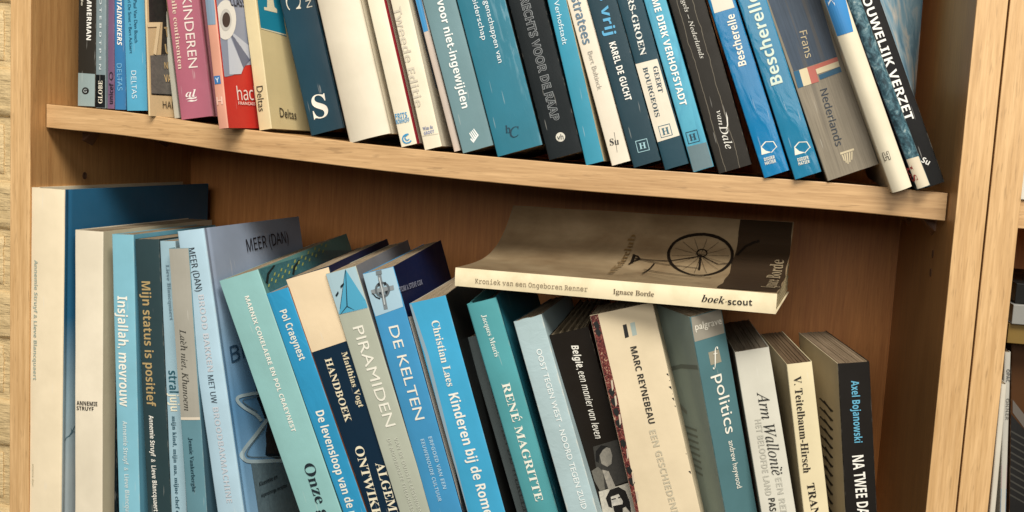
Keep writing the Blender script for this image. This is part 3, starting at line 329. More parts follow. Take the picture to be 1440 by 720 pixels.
{"id":"u28","pos":[0.7969,0.028,-0.0085],"th":0.4097,"yaw":-0.0,"w":0.01476,"h":0.24,"d":0.14,"kind":"p","sp":"#171615","rc":"#8fa7b0","lc":"#171615","label":"black spined book with bold white title and a sky photo on its cover","texts":[["title","OUWELIJK VERZET","sansb","f",0.00567,0.10699,-1.5695,0.10352,0.00657,"#f1efe6"],["publisher_mark","Su","sansb","f",0.00667,0.02025,-0.8146,0.0063,0.00437,"#e8e4da"]],"art":[],"flare":0.1},
{"id":"l1","pos":[-0.0017,0.002,-0.385],"th":-0.0046,"yaw":-0.0,"w":0.03584,"h":0.3286,"d":0.262,"kind":"h","sp":"#efdfbf","rc":"#2d688c","lc":"#efdfbf","label":"tallest book, cream spine and blue cover, standing against the left side panel","texts":[["author_name","Annemie Struyf & Lieve Blancquaert","sansb","f",0.00681,0.2016,-1.5715,0.1165,0.00408,"#a9b3a4"],["subtitle","annemie door","bfont","f",0.00549,0.04838,-1.568,0.02287,0.00239,"#cabf9e"]],"art":[["branch_drawing","#51707c","r",2,[[0.0044,0.0859],[0.0113,0.089],[0.0197,0.0968],[0.0203,0.0959],[0.0124,0.088],[0.005,0.085]]],["branch_drawing","#51707c","r",2,[[0.0113,0.089],[0.0177,0.0916],[0.021,0.0885],[0.0177,0.0908],[0.0118,0.0881]]],["branch_drawing","#51707c","r",2,[[0.0133,0.0963],[0.0155,0.0921],[0.014,0.0904],[0.0143,0.0924]]]],"pages":"#5c7080"},
{"id":"l2","pos":[0.0444,0.01,-0.385],"th":0.0092,"yaw":-0.0,"w":0.03005,"h":0.2907,"d":0.2,"kind":"p","sp":"#ece1c9","rc":"#d8ccae","lc":"#ece1c9","label":"off-white book with two short black words halfway down its spine","texts":[["author_name","ANNEMIE","sansb","f",0.01366,0.12382,0.0558,0.02284,0.0042,"#2a2620"],["author_name","STRUYF","sansb","f",0.01173,0.11861,0.0586,0.01897,0.00392,"#2a2620"]],"art":[]},
{"id":"l2b","pos":[0.0709,0.03,-0.385],"th":0.026,"yaw":-0.0,"w":0.00672,"h":0.2787,"d":0.15,"kind":"p","sp":"#0f1c22","rc":"#0f1c22","lc":"#0f1c22","label":"thin dark recessed book with a blue head, between the off-white and sky blue ones","texts":[],"art":[["blue_head","#3a7aa6","f",1,[[0.0004,0.2513],[0.0004,0.2783],[0.0063,0.2783],[0.0063,0.2118],[0.0006,0.2114]]]]},
{"id":"l3","pos":[0.0964,0.006,-0.385],"th":0.0433,"yaw":-0.0,"w":0.02255,"h":0.2901,"d":0.15,"kind":"p","sp":"#86bfd0","rc":"#6aa9c0","lc":"#86bfd0","label":"sky blue book with bold white title and faint authors, beside the dark green-grey one","texts":[["title","Insjallah, mevrouw","cond","f",0.00993,0.17915,-1.5784,0.10559,0.01099,"#f2f0e2"],["author_name","Annemie Struyf  &  Lieve Blancquaert","cond","f",0.00996,0.06245,-1.5604,0.09956,0.00499,"#cfe0e0"]],"art":[]},
{"id":"l4","pos":[0.1282,0.006,-0.385],"th":0.0694,"yaw":-0.0,"w":0.02485,"h":0.2877,"d":0.15,"kind":"p","sp":"#2e4246","rc":"#2e4246","lc":"#2e4246","label":"dark green-grey book with ochre title and white authors","texts":[["title","Mijn status is positief","sansb","f",0.00996,0.18903,-1.5726,0.11844,0.00974,"#b29a6a"],["author_name","Annemie Struyf  &  Lieve Blancquaert","cond","f",0.00932,0.07437,-1.5662,0.09307,0.00515,"#efece0"]],"art":[]},
{"id":"l5","pos":[0.1548,0.004,-0.385],"th":0.0677,"yaw":-0.0,"w":0.01588,"h":0.288,"d":0.15,"kind":"p","sp":"#a0bfcb","rc":"#a0bfcb","lc":"#a0bfcb","label":"pale blue book partly hidden behind the grey and teal one","texts":[["author_name","Lieve Blancquaert","serifb","f",0.0082,0.24035,-1.5297,0.05174,0.00339,"#6b8490"],["title","stral","cond","f",0.00829,0.1565,-1.5572,0.02088,0.00965,"#2a5a66"],["title","juju","cond","f",0.00875,0.13694,-1.5471,0.0169,0.00967,"#ece6cc"],["subtitle","mijn kind, mijn ma, mijne chef en ik","serifb","f",0.00717,0.07127,-1.5694,0.1048,0.00404,"#2e5462"]],"art":[]},
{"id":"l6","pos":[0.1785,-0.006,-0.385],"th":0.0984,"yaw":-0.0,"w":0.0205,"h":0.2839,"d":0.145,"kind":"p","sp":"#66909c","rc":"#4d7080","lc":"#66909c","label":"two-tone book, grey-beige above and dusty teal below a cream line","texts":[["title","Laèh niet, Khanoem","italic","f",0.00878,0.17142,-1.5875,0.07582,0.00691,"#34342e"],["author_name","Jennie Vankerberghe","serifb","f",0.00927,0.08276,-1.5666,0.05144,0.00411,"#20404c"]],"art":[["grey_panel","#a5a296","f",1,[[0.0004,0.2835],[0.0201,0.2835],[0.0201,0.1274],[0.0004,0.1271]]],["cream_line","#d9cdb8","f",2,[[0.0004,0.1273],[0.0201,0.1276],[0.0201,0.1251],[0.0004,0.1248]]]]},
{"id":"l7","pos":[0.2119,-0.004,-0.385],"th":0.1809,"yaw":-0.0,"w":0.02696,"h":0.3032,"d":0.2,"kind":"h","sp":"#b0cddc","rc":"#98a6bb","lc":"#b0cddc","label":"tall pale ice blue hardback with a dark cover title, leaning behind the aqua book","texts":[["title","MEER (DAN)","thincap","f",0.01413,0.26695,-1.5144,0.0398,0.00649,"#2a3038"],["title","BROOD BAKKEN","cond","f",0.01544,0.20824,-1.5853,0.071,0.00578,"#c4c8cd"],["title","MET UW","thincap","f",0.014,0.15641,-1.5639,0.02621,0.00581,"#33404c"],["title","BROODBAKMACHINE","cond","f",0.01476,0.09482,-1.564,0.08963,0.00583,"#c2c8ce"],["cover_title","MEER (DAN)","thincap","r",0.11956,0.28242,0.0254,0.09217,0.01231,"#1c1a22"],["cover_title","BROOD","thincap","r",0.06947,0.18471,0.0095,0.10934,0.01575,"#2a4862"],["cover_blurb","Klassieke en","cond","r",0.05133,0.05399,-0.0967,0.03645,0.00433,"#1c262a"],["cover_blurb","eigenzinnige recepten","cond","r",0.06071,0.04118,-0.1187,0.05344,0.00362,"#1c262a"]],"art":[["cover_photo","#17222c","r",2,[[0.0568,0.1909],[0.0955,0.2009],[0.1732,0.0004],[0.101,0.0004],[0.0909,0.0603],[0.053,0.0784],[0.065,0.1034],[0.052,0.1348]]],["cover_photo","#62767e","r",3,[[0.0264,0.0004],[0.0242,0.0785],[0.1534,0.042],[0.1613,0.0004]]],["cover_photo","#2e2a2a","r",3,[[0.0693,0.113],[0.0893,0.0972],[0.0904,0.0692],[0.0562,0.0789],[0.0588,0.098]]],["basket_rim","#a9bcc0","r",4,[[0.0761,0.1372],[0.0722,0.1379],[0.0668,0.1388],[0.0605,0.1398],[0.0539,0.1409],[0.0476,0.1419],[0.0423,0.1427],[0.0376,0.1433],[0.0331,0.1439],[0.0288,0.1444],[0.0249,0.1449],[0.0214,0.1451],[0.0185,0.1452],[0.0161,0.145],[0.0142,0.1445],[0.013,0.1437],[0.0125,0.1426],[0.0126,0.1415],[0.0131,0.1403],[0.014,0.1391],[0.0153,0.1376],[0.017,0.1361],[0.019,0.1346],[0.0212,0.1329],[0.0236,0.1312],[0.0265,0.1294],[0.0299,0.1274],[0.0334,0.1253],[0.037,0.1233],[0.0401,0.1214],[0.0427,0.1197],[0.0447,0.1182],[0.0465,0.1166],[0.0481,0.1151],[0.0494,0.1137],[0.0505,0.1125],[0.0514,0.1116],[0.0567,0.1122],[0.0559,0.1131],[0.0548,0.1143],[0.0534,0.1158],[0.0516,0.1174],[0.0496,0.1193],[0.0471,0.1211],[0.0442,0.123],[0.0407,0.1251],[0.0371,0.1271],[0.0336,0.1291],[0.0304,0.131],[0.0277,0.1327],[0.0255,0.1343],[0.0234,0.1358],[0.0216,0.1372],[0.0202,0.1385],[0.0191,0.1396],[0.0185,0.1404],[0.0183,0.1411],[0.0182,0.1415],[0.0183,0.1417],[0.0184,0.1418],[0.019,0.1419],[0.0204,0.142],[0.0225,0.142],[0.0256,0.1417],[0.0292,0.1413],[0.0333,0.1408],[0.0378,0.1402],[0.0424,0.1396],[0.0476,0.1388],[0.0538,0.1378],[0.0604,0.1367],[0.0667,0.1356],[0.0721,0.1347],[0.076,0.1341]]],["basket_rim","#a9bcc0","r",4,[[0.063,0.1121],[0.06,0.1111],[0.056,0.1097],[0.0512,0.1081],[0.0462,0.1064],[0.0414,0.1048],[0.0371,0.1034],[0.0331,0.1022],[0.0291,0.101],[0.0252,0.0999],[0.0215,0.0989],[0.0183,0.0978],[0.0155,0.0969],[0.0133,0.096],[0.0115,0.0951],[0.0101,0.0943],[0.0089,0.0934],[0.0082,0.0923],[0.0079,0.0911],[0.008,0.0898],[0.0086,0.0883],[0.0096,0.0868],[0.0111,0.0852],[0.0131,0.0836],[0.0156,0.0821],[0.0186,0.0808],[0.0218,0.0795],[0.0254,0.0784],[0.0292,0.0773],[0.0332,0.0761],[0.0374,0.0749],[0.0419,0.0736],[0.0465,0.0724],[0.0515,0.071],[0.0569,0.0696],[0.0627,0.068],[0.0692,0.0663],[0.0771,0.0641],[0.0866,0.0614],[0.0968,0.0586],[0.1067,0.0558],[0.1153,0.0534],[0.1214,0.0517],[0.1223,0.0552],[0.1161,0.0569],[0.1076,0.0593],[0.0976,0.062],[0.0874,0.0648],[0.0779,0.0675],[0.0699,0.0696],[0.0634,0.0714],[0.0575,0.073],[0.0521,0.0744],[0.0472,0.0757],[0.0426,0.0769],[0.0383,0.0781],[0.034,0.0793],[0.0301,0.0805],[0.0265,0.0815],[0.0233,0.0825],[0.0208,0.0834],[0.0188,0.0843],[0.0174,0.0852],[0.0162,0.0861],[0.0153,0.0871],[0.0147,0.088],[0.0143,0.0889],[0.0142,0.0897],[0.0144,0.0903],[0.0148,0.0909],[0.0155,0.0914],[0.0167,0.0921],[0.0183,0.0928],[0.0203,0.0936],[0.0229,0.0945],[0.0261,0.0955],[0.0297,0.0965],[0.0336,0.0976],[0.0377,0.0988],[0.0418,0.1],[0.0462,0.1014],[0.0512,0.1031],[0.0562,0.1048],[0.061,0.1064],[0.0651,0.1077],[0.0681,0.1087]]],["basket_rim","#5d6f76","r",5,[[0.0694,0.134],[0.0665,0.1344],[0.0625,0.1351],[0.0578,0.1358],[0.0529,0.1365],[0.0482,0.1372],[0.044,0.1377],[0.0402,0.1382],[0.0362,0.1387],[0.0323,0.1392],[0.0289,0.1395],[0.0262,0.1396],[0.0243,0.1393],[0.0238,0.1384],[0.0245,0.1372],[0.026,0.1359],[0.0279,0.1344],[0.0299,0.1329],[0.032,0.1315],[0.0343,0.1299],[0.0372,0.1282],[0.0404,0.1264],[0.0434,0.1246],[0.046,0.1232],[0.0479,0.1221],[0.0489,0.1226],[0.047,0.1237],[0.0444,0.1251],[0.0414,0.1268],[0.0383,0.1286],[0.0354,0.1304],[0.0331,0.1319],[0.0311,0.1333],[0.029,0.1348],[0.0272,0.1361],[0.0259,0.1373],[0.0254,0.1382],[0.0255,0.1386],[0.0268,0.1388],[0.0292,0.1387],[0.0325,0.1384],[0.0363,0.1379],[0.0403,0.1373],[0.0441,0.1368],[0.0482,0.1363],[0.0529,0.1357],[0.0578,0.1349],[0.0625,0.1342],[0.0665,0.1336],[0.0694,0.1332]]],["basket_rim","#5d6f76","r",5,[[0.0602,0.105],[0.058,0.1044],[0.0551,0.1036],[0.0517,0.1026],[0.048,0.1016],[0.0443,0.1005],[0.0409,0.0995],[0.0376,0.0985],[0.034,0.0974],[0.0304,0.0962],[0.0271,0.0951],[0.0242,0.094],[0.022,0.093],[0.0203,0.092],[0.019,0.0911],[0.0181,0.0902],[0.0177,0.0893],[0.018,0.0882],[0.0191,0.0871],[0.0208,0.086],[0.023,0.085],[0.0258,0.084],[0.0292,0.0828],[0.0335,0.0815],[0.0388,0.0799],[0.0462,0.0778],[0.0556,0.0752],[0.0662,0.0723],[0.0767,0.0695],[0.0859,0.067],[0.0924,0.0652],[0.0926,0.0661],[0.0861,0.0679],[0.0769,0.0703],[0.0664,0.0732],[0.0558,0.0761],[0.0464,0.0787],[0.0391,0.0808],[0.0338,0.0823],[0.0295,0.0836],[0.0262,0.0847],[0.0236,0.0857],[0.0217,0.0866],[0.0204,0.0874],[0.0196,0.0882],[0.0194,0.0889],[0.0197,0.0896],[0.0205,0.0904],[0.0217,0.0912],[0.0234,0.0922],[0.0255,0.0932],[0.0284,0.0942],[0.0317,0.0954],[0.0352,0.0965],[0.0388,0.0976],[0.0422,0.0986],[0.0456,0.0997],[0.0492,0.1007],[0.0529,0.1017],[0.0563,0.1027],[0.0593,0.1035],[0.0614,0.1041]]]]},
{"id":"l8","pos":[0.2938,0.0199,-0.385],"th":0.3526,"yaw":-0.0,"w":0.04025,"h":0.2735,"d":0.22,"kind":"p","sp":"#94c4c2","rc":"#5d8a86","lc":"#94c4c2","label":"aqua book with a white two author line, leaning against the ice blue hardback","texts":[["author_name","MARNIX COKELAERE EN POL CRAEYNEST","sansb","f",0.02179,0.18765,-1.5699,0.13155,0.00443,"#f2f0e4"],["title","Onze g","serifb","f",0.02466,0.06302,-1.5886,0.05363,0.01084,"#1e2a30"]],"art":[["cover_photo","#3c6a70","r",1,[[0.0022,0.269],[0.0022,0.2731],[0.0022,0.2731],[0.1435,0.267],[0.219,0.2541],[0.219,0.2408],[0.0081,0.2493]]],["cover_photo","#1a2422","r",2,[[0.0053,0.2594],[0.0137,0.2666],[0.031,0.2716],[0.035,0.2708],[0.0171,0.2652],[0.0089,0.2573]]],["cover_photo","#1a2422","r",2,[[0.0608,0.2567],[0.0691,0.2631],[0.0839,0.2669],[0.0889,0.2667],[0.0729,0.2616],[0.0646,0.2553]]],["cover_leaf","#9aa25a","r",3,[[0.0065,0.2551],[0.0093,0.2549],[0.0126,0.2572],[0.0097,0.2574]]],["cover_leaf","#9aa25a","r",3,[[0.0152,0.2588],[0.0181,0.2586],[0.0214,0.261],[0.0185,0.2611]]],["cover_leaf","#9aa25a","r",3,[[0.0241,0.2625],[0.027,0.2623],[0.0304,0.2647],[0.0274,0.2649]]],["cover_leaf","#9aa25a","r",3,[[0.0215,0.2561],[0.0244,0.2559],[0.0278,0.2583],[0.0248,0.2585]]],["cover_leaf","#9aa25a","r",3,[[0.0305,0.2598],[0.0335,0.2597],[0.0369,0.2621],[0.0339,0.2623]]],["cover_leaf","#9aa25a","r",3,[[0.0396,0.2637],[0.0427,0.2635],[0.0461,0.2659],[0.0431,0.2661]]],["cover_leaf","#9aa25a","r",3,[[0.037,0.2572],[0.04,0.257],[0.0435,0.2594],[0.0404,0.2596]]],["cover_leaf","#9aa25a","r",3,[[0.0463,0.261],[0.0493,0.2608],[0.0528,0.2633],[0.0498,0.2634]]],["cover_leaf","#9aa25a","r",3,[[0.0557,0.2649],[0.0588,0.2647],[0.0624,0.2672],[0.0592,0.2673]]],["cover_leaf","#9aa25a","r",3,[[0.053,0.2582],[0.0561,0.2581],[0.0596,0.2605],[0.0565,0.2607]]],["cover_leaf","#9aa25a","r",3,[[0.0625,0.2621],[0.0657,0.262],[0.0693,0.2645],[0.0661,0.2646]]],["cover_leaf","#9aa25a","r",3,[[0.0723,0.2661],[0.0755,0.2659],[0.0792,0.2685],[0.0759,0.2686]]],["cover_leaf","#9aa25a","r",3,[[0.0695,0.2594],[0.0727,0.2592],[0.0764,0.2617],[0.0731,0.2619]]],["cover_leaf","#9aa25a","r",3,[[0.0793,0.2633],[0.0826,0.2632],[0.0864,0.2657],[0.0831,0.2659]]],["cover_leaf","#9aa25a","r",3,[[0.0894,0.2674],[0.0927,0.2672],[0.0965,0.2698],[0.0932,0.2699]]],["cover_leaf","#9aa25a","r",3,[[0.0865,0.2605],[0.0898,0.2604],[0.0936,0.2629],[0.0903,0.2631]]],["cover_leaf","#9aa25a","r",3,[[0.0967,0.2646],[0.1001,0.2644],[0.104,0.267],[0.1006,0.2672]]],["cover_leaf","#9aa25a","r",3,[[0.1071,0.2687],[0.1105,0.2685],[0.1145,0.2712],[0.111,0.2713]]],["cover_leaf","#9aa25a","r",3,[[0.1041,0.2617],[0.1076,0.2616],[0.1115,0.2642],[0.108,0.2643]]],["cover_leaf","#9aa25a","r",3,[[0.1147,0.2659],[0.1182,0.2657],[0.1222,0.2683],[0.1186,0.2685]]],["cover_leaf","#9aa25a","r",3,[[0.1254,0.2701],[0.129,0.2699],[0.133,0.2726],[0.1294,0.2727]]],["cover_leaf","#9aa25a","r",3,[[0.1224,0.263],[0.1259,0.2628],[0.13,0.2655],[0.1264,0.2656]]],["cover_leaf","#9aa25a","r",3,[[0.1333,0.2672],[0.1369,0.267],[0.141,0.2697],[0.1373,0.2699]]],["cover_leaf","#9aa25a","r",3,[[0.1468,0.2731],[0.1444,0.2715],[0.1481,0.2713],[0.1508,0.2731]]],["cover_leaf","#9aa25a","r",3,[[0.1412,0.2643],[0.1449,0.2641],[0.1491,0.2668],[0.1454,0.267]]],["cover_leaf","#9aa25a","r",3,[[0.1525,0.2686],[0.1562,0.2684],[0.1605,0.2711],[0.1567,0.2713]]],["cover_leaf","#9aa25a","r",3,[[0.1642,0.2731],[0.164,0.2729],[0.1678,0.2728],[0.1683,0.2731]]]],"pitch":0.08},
{"id":"l9","pos":[0.3384,0.0212,-0.385],"th":0.3582,"yaw":-0.0,"w":0.02212,"h":0.2655,"d":0.15,"kind":"p","sp":"#3598c6","rc":"#7a4a2a","lc":"#3598c6","label":"strong blue book with white condensed title, beside the cream and navy one","texts":[["author_name","Pol Craeynest","cond","f",0.01203,0.22321,-1.5202,0.0485,0.00739,"#e6e8da"],["title","De levensloop van de m","cond","f",0.0108,0.09704,-1.5944,0.10599,0.00853,"#f0efe0"]],"art":[],"rough":0.3,"bump":"film","taper":0.3,"pitch":0.08},
{"id":"l10","pos":[0.3626,0.0245,-0.385],"th":0.3631,"yaw":-0.0,"w":0.04379,"h":0.2814,"d":0.16,"kind":"p","sp":"#152c40","rc":"#1a1e38","lc":"#152c40","label":"wide book with a blank cream head over navy lettered in cream serif","texts":[["author_name","Matthias Vogt","serifb","f",0.03,0.17746,-1.6039,0.05264,0.00553,"#e2d6b4"],["title","HANDBOEK","serifb","f",0.01306,0.17184,-1.5931,0.06099,0.00685,"#ece0c0"],["title","ONTWIKK","serifb","f",0.01075,0.08191,-1.6462,0.07058,0.00878,"#f0e6c8"],["title","ALGEME","serifb","f",0.02578,0.06952,-1.635,0.05607,0.00873,"#f0e6c8"]],"art":[["cream_head","#ecd6b2","f",1,[[0.0004,0.2247],[0.0004,0.281],[0.013,0.281],[0.0433,0.2804],[0.0367,0.2127],[0.0005,0.2114]]]],"taper":0.2,"pitch":0.08},
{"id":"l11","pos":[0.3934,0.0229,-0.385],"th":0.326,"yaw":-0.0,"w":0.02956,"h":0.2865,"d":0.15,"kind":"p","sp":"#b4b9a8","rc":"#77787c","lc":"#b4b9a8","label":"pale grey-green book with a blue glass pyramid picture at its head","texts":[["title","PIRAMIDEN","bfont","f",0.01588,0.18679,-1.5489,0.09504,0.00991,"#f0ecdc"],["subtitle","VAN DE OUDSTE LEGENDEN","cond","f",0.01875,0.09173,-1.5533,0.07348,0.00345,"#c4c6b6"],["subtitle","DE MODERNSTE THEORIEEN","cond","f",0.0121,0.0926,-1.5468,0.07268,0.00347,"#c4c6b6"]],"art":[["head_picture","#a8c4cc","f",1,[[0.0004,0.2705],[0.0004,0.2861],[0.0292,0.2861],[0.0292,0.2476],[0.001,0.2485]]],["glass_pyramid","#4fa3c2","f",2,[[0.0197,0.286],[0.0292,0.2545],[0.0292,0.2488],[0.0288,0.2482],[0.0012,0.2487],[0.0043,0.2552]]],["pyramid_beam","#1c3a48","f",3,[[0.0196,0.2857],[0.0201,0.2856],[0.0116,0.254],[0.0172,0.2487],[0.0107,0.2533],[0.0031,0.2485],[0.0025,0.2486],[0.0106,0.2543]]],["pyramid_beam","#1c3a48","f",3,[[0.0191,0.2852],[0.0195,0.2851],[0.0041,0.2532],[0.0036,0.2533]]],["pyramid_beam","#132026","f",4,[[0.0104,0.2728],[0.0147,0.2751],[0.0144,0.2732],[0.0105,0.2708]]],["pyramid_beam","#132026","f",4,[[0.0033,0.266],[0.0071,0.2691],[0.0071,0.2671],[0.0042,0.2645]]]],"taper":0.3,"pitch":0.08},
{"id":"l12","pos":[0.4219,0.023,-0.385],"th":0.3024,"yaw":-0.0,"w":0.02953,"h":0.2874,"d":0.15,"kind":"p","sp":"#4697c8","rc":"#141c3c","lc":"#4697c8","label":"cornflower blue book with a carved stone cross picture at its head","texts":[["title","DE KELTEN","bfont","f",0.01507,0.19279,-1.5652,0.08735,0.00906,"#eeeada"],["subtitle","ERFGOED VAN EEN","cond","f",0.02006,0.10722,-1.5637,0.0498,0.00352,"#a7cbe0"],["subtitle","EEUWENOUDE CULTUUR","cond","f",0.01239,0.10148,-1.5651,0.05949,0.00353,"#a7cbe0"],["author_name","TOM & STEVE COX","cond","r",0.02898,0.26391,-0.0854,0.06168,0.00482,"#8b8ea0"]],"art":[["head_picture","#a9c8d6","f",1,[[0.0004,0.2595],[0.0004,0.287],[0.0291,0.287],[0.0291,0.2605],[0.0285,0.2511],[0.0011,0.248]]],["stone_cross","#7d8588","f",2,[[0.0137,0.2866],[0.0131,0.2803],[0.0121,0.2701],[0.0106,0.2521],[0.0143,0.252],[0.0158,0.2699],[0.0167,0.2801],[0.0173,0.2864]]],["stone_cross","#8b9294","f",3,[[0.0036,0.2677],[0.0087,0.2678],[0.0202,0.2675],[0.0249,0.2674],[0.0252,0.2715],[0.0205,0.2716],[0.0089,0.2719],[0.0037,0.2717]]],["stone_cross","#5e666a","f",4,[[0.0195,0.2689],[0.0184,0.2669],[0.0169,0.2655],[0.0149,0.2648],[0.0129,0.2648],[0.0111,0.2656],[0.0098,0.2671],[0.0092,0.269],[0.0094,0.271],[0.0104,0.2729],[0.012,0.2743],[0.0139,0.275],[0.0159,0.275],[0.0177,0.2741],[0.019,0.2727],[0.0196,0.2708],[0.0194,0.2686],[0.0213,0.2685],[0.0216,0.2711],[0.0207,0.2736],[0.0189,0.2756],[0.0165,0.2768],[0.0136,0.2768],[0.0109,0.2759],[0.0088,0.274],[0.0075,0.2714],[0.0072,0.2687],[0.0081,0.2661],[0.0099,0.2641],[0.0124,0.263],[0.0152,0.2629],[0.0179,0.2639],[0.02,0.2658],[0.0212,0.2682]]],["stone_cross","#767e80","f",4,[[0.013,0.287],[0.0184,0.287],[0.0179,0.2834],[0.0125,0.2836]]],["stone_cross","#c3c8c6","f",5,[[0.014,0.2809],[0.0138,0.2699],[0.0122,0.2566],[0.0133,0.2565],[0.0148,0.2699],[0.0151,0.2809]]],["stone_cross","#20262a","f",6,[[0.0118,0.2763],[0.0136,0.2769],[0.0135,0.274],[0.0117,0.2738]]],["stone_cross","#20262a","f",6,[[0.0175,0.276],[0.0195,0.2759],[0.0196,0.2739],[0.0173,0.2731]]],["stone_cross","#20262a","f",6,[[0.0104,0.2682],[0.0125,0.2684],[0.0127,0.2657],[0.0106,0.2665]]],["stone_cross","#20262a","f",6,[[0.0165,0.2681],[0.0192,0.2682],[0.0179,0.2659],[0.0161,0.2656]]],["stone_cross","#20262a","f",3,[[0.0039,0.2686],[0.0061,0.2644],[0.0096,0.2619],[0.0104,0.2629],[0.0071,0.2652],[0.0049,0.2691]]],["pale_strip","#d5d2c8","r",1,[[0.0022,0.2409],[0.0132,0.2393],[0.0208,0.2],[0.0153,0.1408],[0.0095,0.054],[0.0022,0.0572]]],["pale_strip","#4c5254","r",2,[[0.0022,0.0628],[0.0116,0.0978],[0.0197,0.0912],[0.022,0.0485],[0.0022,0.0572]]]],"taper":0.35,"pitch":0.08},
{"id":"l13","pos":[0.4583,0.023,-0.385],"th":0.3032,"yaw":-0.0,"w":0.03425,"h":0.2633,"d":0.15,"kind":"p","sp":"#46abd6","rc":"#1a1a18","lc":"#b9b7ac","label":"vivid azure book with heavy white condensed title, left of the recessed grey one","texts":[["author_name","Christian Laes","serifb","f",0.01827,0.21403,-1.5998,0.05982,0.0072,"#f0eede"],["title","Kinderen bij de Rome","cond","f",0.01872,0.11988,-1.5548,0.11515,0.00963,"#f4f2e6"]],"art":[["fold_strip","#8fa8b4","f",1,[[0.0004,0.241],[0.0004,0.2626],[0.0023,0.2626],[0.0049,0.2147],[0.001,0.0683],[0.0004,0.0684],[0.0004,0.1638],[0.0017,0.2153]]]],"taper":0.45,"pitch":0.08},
{"id":"l14","pos":[0.5023,0.035,-0.385],"th":0.3422,"yaw":-0.0,"w":0.02467,"h":0.2324,"d":0.13,"kind":"p","sp":"#5a6464","rc":"#5a6464","lc":"#5a6464","label":"plain slate grey book set back behind its neighbours, left of the turquoise one","texts":[["title","SCHOENEN VAN DE WERELD","serifb","f",0.01173,0.13822,-1.5944,0.14851,0.00799,"#39403f"]],"art":[]},
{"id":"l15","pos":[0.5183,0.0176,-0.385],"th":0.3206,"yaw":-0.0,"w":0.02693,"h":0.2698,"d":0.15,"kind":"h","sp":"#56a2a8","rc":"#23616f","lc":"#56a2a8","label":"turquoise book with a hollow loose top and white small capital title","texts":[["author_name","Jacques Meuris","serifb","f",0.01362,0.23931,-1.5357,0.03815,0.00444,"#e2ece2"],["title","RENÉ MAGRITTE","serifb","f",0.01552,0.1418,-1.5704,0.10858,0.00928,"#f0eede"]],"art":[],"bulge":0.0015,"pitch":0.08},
{"id":"l16","pos":[0.5608,-0.002,-0.385],"th":0.3388,"yaw":-0.0,"w":0.02533,"h":0.2587,"d":0.14,"kind":"p","sp":"#adc3c6","rc":"#adc3c6","lc":"#5f7a84","label":"pale blue grey book with wrinkled worn head and small white capitals","texts":[["title","OOST TEGEN WEST - NOORD TEGEN ZUID","bfont","f",0.01536,0.16034,-1.5657,0.14141,0.00472,"#eef2ee"]],"art":[],"worn":1,"taper":0.2},
{"id":"l17","pos":[0.5827,0.0228,-0.385],"th":0.3187,"yaw":-0.0,"w":0.03461,"h":0.2473,"d":0.14,"kind":"p","sp":"#211c17","rc":"#2a1510","lc":"#211c17","label":"black brown book with slanted white title above black and white portraits","texts":[["title","België,","cbi","f",0.01918,0.22403,-1.5964,0.02136,0.00644,"#f2eee0"],["title","een manier van leven","ci","f",0.01848,0.18118,-1.5881,0.0605,0.00648,"#f2eee0"]],"art":[["portrait_photo","#3b3934","f",1,[[0.0108,0.1446],[0.0328,0.1466],[0.0327,0.109],[0.0057,0.1051]]],["portrait_photo","#8f8a7e","f",2,[[0.0146,0.14],[0.0204,0.1427],[0.0248,0.1404],[0.025,0.1339],[0.0224,0.1267],[0.0181,0.1249],[0.014,0.1284]]],["portrait_photo","#151311","f",3,[[0.0122,0.1404],[0.0177,0.1445],[0.0235,0.1427],[0.0185,0.1404],[0.0142,0.1361],[0.0119,0.1301],[0.0098,0.1318]]],["portrait_photo","#6e6a60","f",2,[[0.0039,0.1239],[0.0103,0.1265],[0.0135,0.1219],[0.0109,0.1054],[0.0064,0.105],[0.0039,0.1147]]],["portrait_photo","#a19b8e","f",3,[[0.0132,0.1233],[0.0183,0.121],[0.0206,0.1061],[0.0139,0.1048]]],["portrait_photo","#c8c2b2","f",2,[[0.005,0.1046],[0.0336,0.1075],[0.0342,0.0825],[0.0342,0.0773],[0.0024,0.0741]]],["portrait_photo","#1a1714","f",3,[[0.0095,0.0978],[0.0151,0.1046],[0.023,0.1057],[0.028,0.1008],[0.0289,0.0901],[0.0275,0.0799],[0.0243,0.0871],[0.0189,0.0855],[0.0132,0.0879],[0.0099,0.0898]]],["portrait_photo","#d2ccbe","f",4,[[0.0141,0.0982],[0.0214,0.0995],[0.0233,0.0925],[0.0207,0.0851],[0.0146,0.0837],[0.0129,0.0893]]],["portrait_photo","#1a1714","f",5,[[0.0137,0.0898],[0.0226,0.09],[0.0206,0.0825],[0.0139,0.0812]]],["portrait_photo","#1a1714","f",5,[[0.0142,0.0963],[0.018,0.0965],[0.018,0.0955],[0.0142,0.0953]]],["portrait_photo","#1a1714","f",5,[[0.02,0.0967],[0.0239,0.097],[0.0238,0.096],[0.0199,0.0957]]]],"pages":"#8c7f68","taper":0.2,"pitch":0.08},
